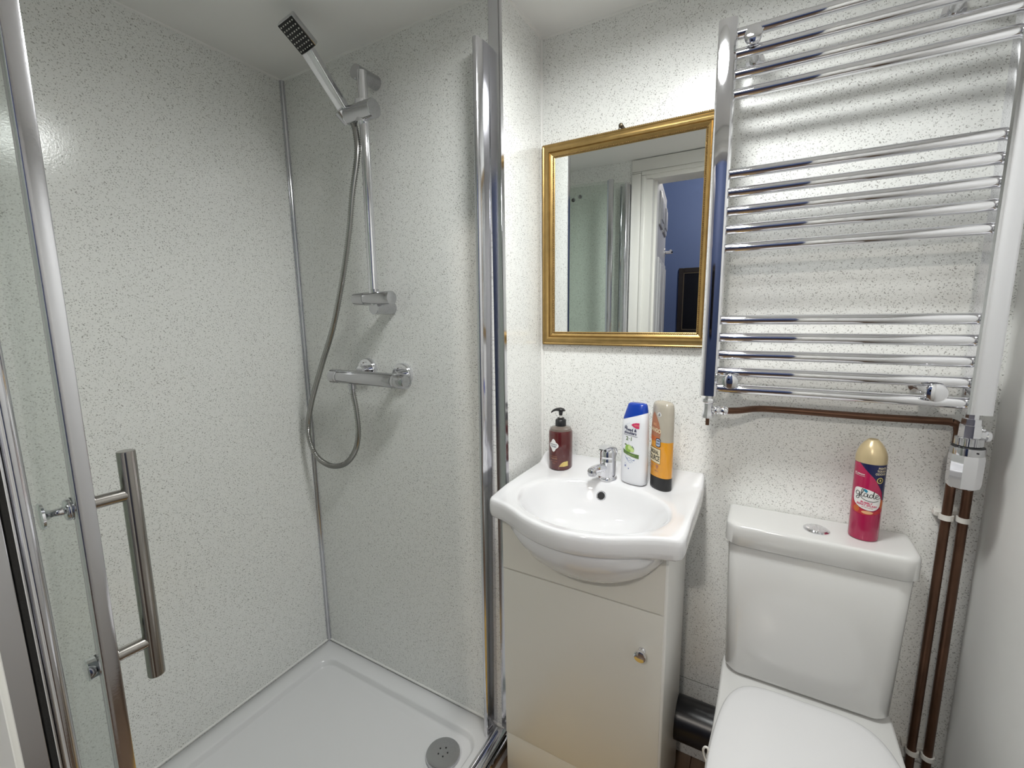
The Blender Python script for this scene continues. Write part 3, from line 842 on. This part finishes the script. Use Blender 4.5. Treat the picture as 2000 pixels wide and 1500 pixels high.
label(sh, 'swirl', ribbon2d([[(-.0195, .1552), (-.0172, .1565), (-.0160, .1545), (-.0172, .1530)], [(-.0152, .1570), (-.0142, .1550), (-.0150, .1525)]], .0006), SH, .0007, 'white_ink')
label(sh, 'arc_line', ribbon2d([[(-.0205, .1440), (-.0210, .1500), (-.0185, .1580), (-.0120, .1640), (-.004, .1675)]], .0005), SH, .0004, 'pale_blue_ink')
label(sh, 'brand_text', text2d('head &', .0102, -.0005, .1490, -.05, 1.0, .00030), SH, .0005, 'navy')
label(sh, 'brand_text', text2d('shoulders', .0104, -.0035, .1405, -.05, .86, .00032), SH, .0005, 'navy')
label(sh, 'underline', ribbon2d([[(-.0230, .1350), (.017, .1322)]], .0009), SH, .0004, 'navy')
label(sh, 'number_text', text2d('2\u00b71', .0140, -.006, .1245, -.05, 1.1, .0002), SH, .0005, 'green_ink')
label(sh, 'small_print', text2d('in', .0035, -.006, .1135), SH, .0005, 'pale_blue_ink')
label(sh, 'apple', poly2d([circ(-.007, .0985, .0105, .0100)]), SH, .0004, 'apple_ink')
label(sh, 'apple_shine', poly2d([circ(-.0045, .1015, .0045, .0062)]), SH, .0006, 'apple_light')
label(sh, 'apple_slice', poly2d([circ(.0035, .0955, .0055, .0060)]), SH, .0005, 'apple_light')
label(sh, 'leaf', poly2d([[(-.020, .1085), (-.016, .1105), (-.011, .1075), (-.015, .1060), (-.0185, .1070)], [(.002, .1080), (.006, .1045), (.009, .0975), (.0065, .0990), (.003, .1040)]]), SH, .0006, 'green_ink')
label(sh, 'green_band', poly2d([[(-.0240, .0960), (-.0130, .0905), (.004, .0868), (.0215, .0855), (.0215, .0745), (.002, .0780), (-.012, .0815), (-.0225, .0850)]]), SH, .0007, 'green_ink')
label(sh, 'band_text', text2d('apple fresh', .0048, .0015, .0822, -.14, .9), SH, .0010, 'apple_light')
label(sh, 'splash', ribbon2d([[(-.017, .0780), (-.012, .072), (-.004, .0735), (.004, .069), (.012, .0715)], [(-.014, .073), (-.008, .066), (.000, .0665), (.006, .0625)], [(-.010, .067), (-.003, .0605), (.002, .062)]], .0011), SH, .0004, 'pale_blue_ink')
label(sh, 'splash', ribbon2d([[(-.016, .0755), (-.0115, .0705), (-.009, .068)], [(.006, .0680), (.011, .0685)]], .0012), SH, .0005, 'blue_ink')
label(sh, 'drop_mark', ribbon2d([[(-.0185, .054), (-.0155, .059), (-.0125, .054), (-.0130, .0475), (-.0165, .0460), (-.0185, .049), (-.0185, .054)]], .0006), SH, .0004, 'pale_blue_ink')
label(sh, 'drop_mark', poly2d([circ(-.0155, .0505, .0017, .0022), circ(-.006, .0440, .0014, .0018)]), SH, .0005, 'blue_ink')

# ------------------------------------------------------------------ shower gel
gl = thing('shower_gel', (-.214, 1.150, ZL - .003), 'upside down amber shower gel bottle with black base, next to white shampoo', 'shower gel', R(-38))
W1, D1 = .064, .040
def ov2(f, z): return oval(W1 * f, D1 * f, 2.3, z)
MB().loft([ov2(.90, 0), ov2(.98, .002), ov2(1.0, .006), ov2(1.0, .0335)]).build('cap', 'black', gl, local=True)
MB().loft([ov2(.99, .0340), ov2(1.0, .036), ov2(1.0, .128)], True, False).build('gel', 'gel', gl, local=True)
MB().loft([ov2(1.0, .128), ov2(1.0, .150), ov2(.99, .195), ov2(.96, .212), ov2(.90, .221), ov2(.80, .2255), ov2(.70, .2265), ov2(.64, .2235), ov2(.3, .2225)], False, True).build('clear_top', 'gel_top', gl, local=True, ang=60)
SG = Section(superell(W1, D1, 2.3, 96))
def gs(z_): return 1.0 if z_ < .15 else 1.0 - .01 * (z_ - .15) / .045
label(gl, 'orange_leaf', poly2d([[(-.026, .128), (-.027, .160), (-.018, .192), (-.010, .2025), (-.003, .195), (.008, .176), (.0145, .152), (.013, .140), (.002, .128)]]), SG, .0004, 'brown_ink', gs)
label(gl, 'leaf_shade', poly2d([[(-.027, .128), (-.028, .141), (.0, .139), (.013, .1385), (.002, .128)]]), SG, .0006, 'orange_ink', gs)
label(gl, 'fruit_text', text2d('BIG', .0090, -.006, .1705, -.04, .9, .0002), SG, .0008, 'peach_ink', gs)
label(gl, 'fruit_text', text2d('MANGO', .0140, -.0065, .1560, -.10, .82, .0004), SG, .0008, 'cream_ink', gs)
label(gl, 'badge', poly2d([roundrect(-.0005, .1135, .0155, .1365, .005, 5)]), SG, .0007, 'ink')
label(gl, 'badge_centre', poly2d([roundrect(.0010, .1155, .0140, .1345, .0045, 5)]), SG, .0009, 'pale_blue_ink')
label(gl, 'badge_text', text2d('100%', .0050, .0075, .1295, 0, .9, .0002), SG, .0011, 'ink')
label(gl, 'badge_text', text2d('VEGAN', .0042, .0075, .1225, 0, .8, .0002), SG, .0011, 'ink')
label(gl, 'round_sticker', poly2d([circ(.0085, .1975, .0060)]), SG, .0006, 'white_ink', gs)
label(gl, 'sticker_text', text2d('LIVE', .0036, .0085, .1990, 0, .9, .0002), SG, .0009, 'ink', gs)
label(gl, 'sticker_text', text2d('KIND', .0032, .0085, .1952, 0, .9, .0002), SG, .0009, 'ink', gs)
label(gl, 'name_edge', poly2d([[(-.0285, .1115), (.0160, .1085), (.0160, .0695), (-.0285, .0735)]]), SG, .0005, 'ink')
label(gl, 'name_plate', poly2d([[(-.0275, .1103), (.0152, .1073), (.0152, .0705), (-.0275, .0746)]]), SG, .0008, 'cream_ink')
label(gl, 'name_text', text2d('ORIGINAL', .0150, -.0060, .0990, -.07, .50, .0004), SG, .0011, 'ink')
label(gl, 'name_text', text2d('SOURCE', .0190, -.0060, .0835, -.07, .54, .0005), SG, .0011, 'ink')
label(gl, 'small_print', text2d('SHOWER', .0055, -.014, .064, -.05, .9, .0001), SG, .0005, 'brown_ink')
label(gl, 'small_print', text2d('GEL', .0055, -.014, .057, -.05, .9, .0001), SG, .0005, 'brown_ink')
label(gl, 'heart_mark', poly2d([[(.001, .064), (.004, .0675), (.0065, .065), (.009, .0675), (.012, .064), (.0065, .055)]]), SG, .0005, 'brown_ink')
label(gl, 'small_print', text2d('250 ml', .0045, .0045, .050, -.05, .9, .0001), SG, .0005, 'brown_ink')

# ------------------------------------------------------------------ mirror
X0, X1, Z0, Z1 = -.5885, -.118, 1.2075, 1.7690
mi = thing('wall_mirror', (-.353, YB, 1.488), 'rectangular mirror in a ribbed antique gold frame above the basin', 'mirror')
MB().box((X0 + .0375, 1.2293, Z0 + .0375), (X1 - .0375, 1.2312, Z1 - .0375)).build('mirror_glass', 'mirror', mi, smooth=False)
MB().box((X0 + .012, 1.2318, Z0 + .012), (X1 - .012, 1.2385, Z1 - .012)).build('backing', 'bronze', mi, smooth=False)
fp = [(0, 0), (0, .011), (.0015, .0145), (.004, .0155), (.0065, .014), (.009, .0150), (.013, .0190), (.018, .0205), (.0225, .0190), (.0242, .0150), (.0268, .0165), (.0285, .0150), (.031, .0135), (.035, .0118), (.0385, .0100), (.0385, .006)]
def rectring(inset, y):
    return [(X0 + inset, y, Z0 + inset), (X1 - inset, y, Z0 + inset), (X1 - inset, y, Z1 - inset), (X0 + inset, y, Z1 - inset)]
MB().loft([rectring(i_, 1.2385 - h_) for i_, h_ in fp], False, False).build('frame', 'gold', mi, ang=30)
def beadline(inset, y, r, step):
    b_ = MB()
    cs = rectring(inset, y)
    for k in range(4):
        p, q = Vector(cs[k]), Vector(cs[(k + 1) % 4])
        n_ = int((q - p).length / step)
        d_ = (q - p).normalized()
        for j in range(n_ + 1):
            c0 = p.lerp(q, (j + .5) / (n_ + 1))
            tw = d_.cross(Vector((0, 1, 0)))
            e0 = (d_ * .8 + tw * .6) * r * 1.5
            b_.lathe(c0 - e0, c0 + e0, [(0, .0002), (r * .6, r * .75), (r * 1.5, r), (r * 2.4, r * .75), (r * 3, .0002)], 6, False)
    return b_
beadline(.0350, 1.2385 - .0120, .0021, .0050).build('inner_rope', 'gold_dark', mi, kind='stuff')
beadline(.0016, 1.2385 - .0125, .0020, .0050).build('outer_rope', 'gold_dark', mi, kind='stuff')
hk = MB().lathe((-.362, YB, 1.7765), (-.362, 1.218, 1.7765), [(0, .004), (.010, .0035), (.013, .0055), (.017, .0062), (.021, .0045), (.022, .001)], 16)
hk.tube([(-.354, 1.232, 1.771), (-.362, 1.224, 1.7825), (-.370, 1.232, 1.771)], .0012, 6, 5)
tag(hk.build('mirror_nail', 'bronze'), 'small dark nail head showing over the gold mirror frame', 'nail')

# ------------------------------------------------------------------ towel radiator
ra = thing('towel_radiator', (.12, 1.14, 1.10), 'chrome ladder towel radiator fixed on the speckled wall', 'radiator')
def dpost(xc):
    w_ = .0185
    o = [(xc - w_, 1.1575), (xc - w_, 1.1260), (xc - w_ + .0012, 1.1218), (xc - w_ + .0045, 1.1190), (xc - .007, 1.1180), (xc, 1.1178), (xc + .007, 1.1180), (xc + w_ - .0045, 1.1190), (xc + w_ - .0012, 1.1218), (xc + w_, 1.1260), (xc + w_, 1.1575)]
    return MB().loft([[(p[0], p[1], 1.104) for p in o], [(p[0], p[1], 1.898) for p in o]])
dpost(-.111).build('post', 'chrome', ra, ang=25)
dpost(.3515).build('post', 'chrome', ra, ang=25)
bz = [1.30 + v for v in (-.1785, -.139, -.0995, -.06, -.0205, .138, .178, .217, .256, .295, .455, .494, .533, .572)]
bar0 = MB().cyl((-.095, 1.141, 0), (.336, 1.141, 0), .0108, 28)
o0 = bar0.build('bar', 'chrome', None)
me0 = o0.data
bpy.data.objects.remove(o0)
for z_ in bz:
    o = bpy.data.objects.new('bar', me0)
    COL.objects.link(o)
    o.parent = ra
    o.location = Vector((0, 0, z_)) - ra.location
    for xx in (-.0925, .333):
        pass
for (xx, zz) in ((-.062, 1.8525), (-.0655, 1.1413), (.287, 1.1413), (.268, 1.8525)):
    br = MB().lathe((xx, 1.152, zz), (xx, 1.105, zz), [(0, .0125), (.026, .0125), (.0262, .0165), (.034, .0175), (.0385, .0160), (.0405, .011), (.041, .003)], 28).build('bracket', 'chrome', ra)
    MB().lathe((xx, YB, zz), (xx, 1.15, zz), [(0, .0185), (.008, .0185), (.010, .011), (.09, .011)], 24).build('bracket_stem', 'chrome', br)
# left lockshield valve and right thermostatic valve
lvv = thing('lockshield_valve', (-.110, 1.14, 1.06), 'chrome lockshield valve under the left radiator post', 'valve')
MB().lathe((-.110, 1.14, 1.1035), (-.110, 1.14, 1.0), [(0, .0095), (.008, .0095), (.008, .0135), (.011, .0150), (.016, .0150), (.0185, .013), (.020, .0105), (.030, .0100), (.040, .0105), (.046, .0125), (.050, .0135), (.055, .0135), (.056, .010)], 8).build('body', 'chrome', lvv, ang=30)
MB().cyl((-.110, 1.14, 1.048), (-.110, 1.14, 1.030), .0042, 10).build('spindle', 'copper', lvv)
MB().lathe((-.105, 1.142, 1.068), (-.070, 1.150, 1.066), [(0, .007), (.008, .007), (.009, .0105), (.013, .0115), (.018, .0105), (.020, .0085), (.026, .0110), (.031, .0115), (.036, .0095), (.0375, .0085)], 20).build('compression_nut', 'chrome', lvv)
tv = thing('thermostatic_valve', (.3475, 1.14, 1.0), 'chrome thermostatic valve head below the right radiator post', 'valve')
V0 = (.3475, 1.14, 1.1035)
MB().lathe(V0, (.3475, 1.14, 1.0), [(0, .0100), (.010, .0100), (.010, .0145), (.0215, .0150), (.022, .0165), (.046, .0170)], 8).build('body', 'chrome', tv, ang=30)
MB().lathe((.3475, 1.14, 1.062), (.378, 1.152, 1.060), [(0, .010), (.02, .010), (.022, .0125), (.028, .0125), (.030, .009)], 20).lathe((.3475, 1.145, 1.055), (.374, 1.20, 1.052), [(0, .010), (.03, .0095), (.058, .009)], 16).build('side_inlet', 'chrome', tv)
b = MB()
def gear(z_, r_, dr, n_=40): return [(.3475 + (r_ + (dr if (k // 2) % 2 else 0)) * math.cos(2 * PI * k / (n_ * 2)), 1.14 + (r_ + (dr if (k // 2) % 2 else 0)) * math.sin(2 * PI * k / (n_ * 2)), z_) for k in range(n_ * 2)]
b.loft([gear(1.0585, .0175, 0), gear(1.057, .0195, .0010), gear(1.0425, .0195, .0010), gear(1.041, .0180, 0)]).build('knurled_ring', 'chrome_soft', tv, ang=20)
MB().lathe((.3475, 1.14, 1.0412), (.3475, 1.14, 1.0), [(0, .0205), (.0012, .0235), (.0025, .0238)], 36).build('black_ring', 'black', tv)
def octo(z_, r_): return [(.3475 + r_ * math.cos(PI / 8 + 2 * PI * k / 8), 1.14 + r_ * math.sin(PI / 8 + 2 * PI * k / 8), z_) for k in range(8)]
MB().lathe((.3475, 1.14, 1.0388), (.3475, 1.14, 1.0), [(0, .0245), (.002, .0250), (.014, .0248), (.0145, .0238)], 36).build('scale_ring', 'chrome_soft', tv)
MB().loft([octo(1.0246, .0248), octo(1.018, .0258), octo(.968, .0252), octo(.960, .0235), octo(.957, .018)]).build('head', 'chrome', tv, ang=20)
MB().cyl((.355, 1.1155, 1.0325), (.355, 1.1148, 1.0325), .0016, 10).build('mark', 'ink', tv)

# ------------------------------------------------------------------ copper pipes and clips
pl = [(-.070, 1.150, 1.0665), (-.045, 1.165, 1.0665), (-.01, 1.195, 1.068), (.04, 1.207, 1.068), (.20, 1.209, 1.068), (.325, 1.211, 1.0705)]
pp = MB().tube(pl + [(.340, 1.211, 1.0695), (.349, 1.211, 1.064), (.352, 1.211, 1.050)], .0078, 16, 5)
pp.cyl((.3525, 1.211, 1.055), (.349, 1.211, 0.0), .0082, 20)
tag(pp.build('copper_pipe', 'copper'), 'tarnished copper pipe running along under the radiator then down the corner', 'pipe', 'copper pipes in the right corner')
pq = MB().cyl((.3775, 1.208, 1.045), (.3785, 1.211, 0.0), .0082, 20)
pq.tube([(.3775, 1.208, 1.043), (.3765, 1.206, 1.052), (.373, 1.199, 1.056), (.366, 1.185, 1.0565)], .0082, 14, 4)
tag(pq.build('copper_pipe', 'copper'), 'tarnished copper pipe nearest the right wall, dropping from the thermostatic valve', 'pipe', 'copper pipes in the right corner')
for k, z_ in enumerate((.868, .298)):
    cl = thing('pipe_clip', (.364, 1.225, z_), ('white plastic double pipe clip below the thermostatic valve', 'white plastic double pipe clip low down beside the toilet seat')[k], 'clip', group='white clips on the copper pipes')
    b = MB()
    for xx in (.3515, .3785):
        ro, ri = .0118, .0085
        rings = []
        for a in range(-200, 21, 10):
            c_, s_ = math.cos(R(a)), math.sin(R(a))
            rings.append([(xx + ro * c_, 1.211 + ro * s_, z_ - .0055), (xx + ro * c_, 1.211 + ro * s_, z_ + .0055), (xx + ri * c_, 1.211 + ri * s_, z_ + .0055), (xx + ri * c_, 1.211 + ri * s_, z_ - .0055)])
        b.loft(rings)
    b.build('clip_ring', 'clip', cl, ang=50)
    MB().box((.336, 1.222, z_ - .0055), (.394, YB, z_ + .0055), .001, 1).build('clip_base', 'clip', cl)

# ------------------------------------------------------------------ toilet
TX = .1245
to = thing('toilet', (TX, 1.0, 0), 'white close coupled toilet with rounded cistern and lid down', 'toilet')
def cist(z_, hw, yf, bow, rad, yb=1.236, cx=TX):
    o = []
    base = roundrect(cx - hw, yf, cx + hw, yb, [.004, .004, rad, rad], 10)
    for p in base:
        f = max(0.0, 1 - ((p[0] - cx) / hw) ** 2)
        dy = -bow * f if p[1] < (yf + yb) / 2 else 0
        o.append((p[0], p[1] + dy, z_))
    return o
def ins(ring, d_):
    c_ = Vector((TX, 1.18, 0)); o = []
    for p in ring:
        v = Vector((p[0] - c_.x, p[1] - c_.y, 0)); L = v.length
        v = v * max(0, (L - d_) / L)
        o.append((c_.x + v.x, c_.y + v.y, p[2]))
    return o
Zs = .4155
MB().loft([ins(cist(Zs, .162, 1.122, .010, .028), .012), ins(cist(Zs + .003, .162, 1.121, .010, .028), .004), cist(Zs + .010, .163, 1.120, .010, .028), cist(.62, .169, 1.118, .012, .030), cist(.750, .173, 1.116, .012, .030), ins(cist(.7535, .173, 1.116, .012, .03), .004)]).build('cistern', 'toilet', to, ang=50)
ld = MB().loft([ins(cist(.7555, .179, 1.110, .013, .032), .004), cist(.758, .1795, 1.109, .013, .032), cist(.796, .1795, 1.109, .013, .032), ins(cist(.8015, .1795, 1.109, .013, .032), .0015), ins(cist(.8048, .1795, 1.109, .013, .032), .0045), ins(cist(.8062, .1795, 1.109, .013, .032), .010), ins(cist(.8065, .1795, 1.109, .013, .032), .02)]).build('cistern_lid', 'toilet', to, ang=60)
fb = MB().lathe((.127, 1.163, .8055), (.127, 1.163, .82), [(0, .0255), (.003, .0255), (.0045, .0235), (.0035, .0215)], 36).build('flush_button', 'chrome', ld)
def halfdisc(s_):
    o = [(.127 + s_ * .0012 , 1.163 + .021 * math.sin(R(a))) for a in (-85, 85)] if False else []
    for k in range(21):
        a = R(-88 + 176 * k / 20)
        o.append((.127 + s_ * (.0008 + .0205 * math.cos(a)), 1.163 + .0205 * math.sin(a)))
    return o
MB().prism(halfdisc(1), .8080, .8105, .0012).build('button_half', 'chrome', fb)
MB().prism(halfdisc(-1), .8080, .8120, .0012).build('button_half', 'chrome', fb)
# pan
def ring2(pts, z_, n_=96):
    full = [(TX + p[0], p[1]) for p in pts] + [(TX - p[0], p[1]) for p in reversed(pts[1:-1])]
    return [(v.x, v.y, z_) for v in closed_curve(full, n_)]
deck = [(0, 1.205), (.10, 1.205), (.150, 1.203), (.166, 1.190), (.170, 1.15), (.170, 1.05), (.172, .95), (.176, .86), (.172, .76), (.150, .65), (.09, .575), (0, .555)]
def dk(f, dy=0): return [(p[0] * f, .9 + (p[1] - .9) * f + dy) for p in deck]
foot = [(0, 1.19), (.09, 1.19), (.115, 1.18), (.12, 1.10), (.115, 1.0), (.105, .9), (.105, .82), (.10, .74), (.07, .69), (0, .675)]
MB().loft([ring2(foot, 0), ring2([(p[0] * .97, p[1]) for p in foot], .03), ring2([(p[0] * .95, p[1]) for p in foot], .18), ring2([((p[0] + q[0]) / 2, (p[1] + q[1]) / 2) for p, q in zip(foot + [foot[-1]] * 2, dk(.9))], .29) if False else ring2(dk(.84), .30), ring2(dk(.965), .37), ring2(dk(1), .390), ring2(dk(1), .4035), ring2(dk(.99), .4090), ring2(dk(.96), .4105)]).build('pan', 'toilet', to, ang=60)
seatp = [(0, 1.088), (.075, 1.087), (.118, 1.072), (.145, 1.035), (.160, .98), (.170, .90), (.173, .82), (.166, .74), (.143, .65), (.085, .575), (0, .556)]
def st(f): return [(p[0] * f, .85 + (p[1] - .85) * f) for p in seatp]
MB().loft([ring2(st(.975), .4100), ring2(st(.985), .4120), ring2(st(.985), .4140)]).build('seat', 'seat', to, ang=60)
MB().loft([ring2(st(.99), .4143), ring2(st(1), .4160), ring2(st(1), .4235), ring2(st(.992), .4275), ring2(st(.975), .4300), ring2(st(.93), .4315), ring2(st(.80), .4325), ring2(st(.3), .4330)]).build('seat_lid', 'seat', to, ang=60)
hkx = MB().tube([(-.0455, .862, .385), (-.0560, .861, .418), (-.0560, .860, .430), (-.0520, .860, .4345), (-.0478, .860, .430), (-.0470, .860, .40), (-.0440, .860, .375)], .0022, 8, 5)
tag(hkx.build('rim_hook', 'clip'), 'thin white plastic hook looped over the toilet rim', 'hook')
# soil pipe
spp = MB().cyl((-.150, 1.175, .178), (.035, 1.175, .178), .056, 36)
spp.lathe((-.02, 1.175, .178), (.03, 1.175, .178), [(0, .056), (.004, .062), (.03, .062), (.034, .056)], 36)
tag(spp.build('soil_pipe', 'soil'), 'fat dark grey soil pipe in the gap between cabinet and toilet', 'pipe')

# ------------------------------------------------------------------ air freshener
af = thing('air_freshener', (.2125, 1.176, .8065), 'raspberry pink air freshener can with pale gold cap on cistern lid', 'spray can', R(-8))
rC = .0268
MB().lathe((0, 0, 0), (0, 0, 1), [(0, rC - .003), (.0015, rC - .0005), (.004, rC), (.170, rC), (.172, rC - .001)], 48).build('can', 'can_pink', af, local=True)
MB().lathe((0, 0, .1715), (0, 0, 1), [(0, rC + .0006), (.012, rC + .0004), (.022, rC - .0015), (.032, rC - .0055), (.041, rC - .011), (.047, .0105), (.0490, .0085), (.0485, .0065), (.047, .002)], 48).build('cap', 'can_cap', af, local=True, ang=60)
SC = Section([(rC * math.sin(2 * PI * k / 96), -rC * math.cos(2 * PI * k / 96)) for k in range(96)])
label(af, 'navy_corner', poly2d([[(-.020, .1715), (.040, .1715), (.040, .094), (.031, .092), (.026, .112), (.008, .142)]]), SC, .0003, 'navy')
def gpoly():
    o = [(-.025, .087), (-.0255, .108), (-.022, .1165), (-.012, .1180), (.002, .1155), (.015, .1095), (.0235, .100), (.0245, .090), (.022, .078), (.012, .071), (.0, .071), (-.014, .076)]
    return [(v.x, v.y) for v in closed_curve(o, 60)]
label(af, 'berry_band', poly2d([[(-.031, .090), (-.026, .083), (-.012, .073), (.0, .0685), (.014, .068), (.026, .076), (.033, .084), (.033, .067), (.018, .062), (-.004, .059), (-.022, .062), (-.031, .066)]]), SC, .0003, 'red_ink')
label(af, 'berry', poly2d([circ(-.018, .070, .006, .007)]), SC, .0004, 'orange_ink')
label(af, 'berry', poly2d([circ(.0285, .085, .0055, .010)]), SC, .0004, 'orange_ink')
label(af, 'glow', poly2d([circ(.002, .0655, .010, .0035)]), SC, .0005, 'peach_ink')
label(af, 'white_plate', poly2d([gpoly()]), SC, .0006, 'white_ink')
k_ = .0098
def g(pts, ox, oy=.0985): return [(ox + p[0] * k_, oy + p[1] * k_ - (ox + p[0] * k_) * .10) for p in pts]
strokes = [g([(.62, .80), (.2, .95), (-.1, .5), (.15, .1), (.55, .35), (.66, .85), (.66, .1), (.55, -.6), (.15, -.75), (.05, -.45), (.5, -.05), (.9, .3)], -.0205),
           g([(.0, .3), (.35, 1.0), (.45, 1.6), (.22, 1.7), (.12, .9), (.15, .2), (.4, .05), (.65, .35)], -.0122),
           g([(.62, .75), (.2, .85), (-.02, .45), (.2, .08), (.5, .35), (.64, .8), (.62, .25), (.8, .05), (1.0, .35)], -.0062),
           g([(.62, .75), (.2, .85), (-.02, .45), (.2, .08), (.5, .4), (.75, 1.65), (.66, .5), (.8, .05), (1.05, .35)], .0030),
           g([(.0, .4), (.5, .6), (.45, .92), (.12, .85), (.05, .35), (.35, .05), (.8, .2), (1.15, .45)], .0128),
           g([(-1.5, .1), (-.9, -.45), (0, -.72), (1.0, -.7), (1.9, -.35)], .001)]
label(af, 'script_logo', ribbon2d(strokes, .0012), SC, .0009, 'ink')
label(af, 'leaf_mark', poly2d([[(-.0085, .1140), (-.0060, .1170), (-.0025, .1155), (-.0002, .1120), (-.0025, .1085), (-.0055, .1105)]]), SC, .0008, 'teal_ink')
label(af, 'scent_text', text2d('BUBBLY', .0058, -.001, .0865, -.10, 1, .00015), SC, .0009, 'pink_ink')
label(af, 'scent_text', text2d('BERRY SPLASH', .0058, .000, .0810, -.10, .95, .00015), SC, .0009, 'pink_ink')
label(af, 'small_print', text2d('AIR FRESHENER', .0030, .001, .0762, -.10, 1), SC, .0009, 'red_ink')
label(af, 'maker_text', text2d('SC Johnson', .0050, -.0190, .1475, -.03, .9, .0001), SC, .0006, 'white_ink')
label(af, 'maker_line', ribbon2d([[(-.030, .1440), (-.008, .1430)]], .0005), SC, .0006, 'white_ink')
for i_, s_ in enumerate(('FIGHTS', 'TOUGH', 'ODOURS')):
    label(af, 'claim_text', text2d(s_, .0062, .0215 - .001 * i_, .1640 - .0062 * i_, -.02, .85, .0001), SC, .0006, 'cream_ink')
def ann(cx, cy, r0, r1, n_=28):
    bm = bmesh.new()
    a_ = [bm.verts.new((cx + r0 * math.cos(2 * PI * k / n_), cy + r0 * math.sin(2 * PI * k / n_), 0)) for k in range(n_)]
    b_ = [bm.verts.new((cx + r1 * math.cos(2 * PI * k / n_), cy + r1 * math.sin(2 * PI * k / n_), 0)) for k in range(n_)]
    for k in range(n_): bm.faces.new((a_[k], a_[(k + 1) % n_], b_[(k + 1) % n_], b_[k]))
    return bm
label(af, 'seal_ring', ann(.0185, .1380, .0050, .0066), SC, .0007, 'yellow_ink')
label(af, 'seal_disc', poly2d([circ(.0185, .1380, .0050)]), SC, .0006, 'ink')
label(af, 'seal_drop', poly2d([[(.0185, .1415), (.0203, .1375), (.0185, .1358), (.0167, .1375)]]), SC, .0009, 'yellow_ink')

# ------------------------------------------------------------------ yellow bath mat
bm_ = bmesh.new()
mo = roundrect(-.5885, .42, -.10, .9325, .045, 8)
nx, ny = 60, 62
grid = {}
def inside(x_, y_):
    dx = max(-.5465 - x_, x_ + .145, 0); dy = max(.465 - y_, y_ - .8875, 0)
    return .045 - math.hypot(dx, dy) if (dx > 0 and dy > 0) else min(x_ + .5885, -.10 - x_, y_ - .42, .9325 - y_)
for i in range(nx + 1):
    for j in range(ny + 1):
        x_, y_ = -.5885 + .4885 * i / nx, .42 + .5125 * j / ny
        e = inside(x_, y_)
        if e < -.004: continue
        h_ = .028 * (1 - math.exp(-max(e, 0) / .006)) + (random.random() - .5) * .004 * (e > .003)
        grid[i, j] = bm_.verts.new((x_, y_, max(.001, h_)))
for i in range(nx):
    for j in range(ny):
        q = [grid.get(k) for k in ((i, j), (i + 1, j), (i + 1, j + 1), (i, j + 1))]
        if all(q): bm_.faces.new(q)
mb = MB(); mb.bm.free(); mb.bm = bm_
tag(mb.build('bath_mat', 'mat', ang=80), 'fluffy yellow bath mat on the floor by the vanity plinth', 'bath mat')
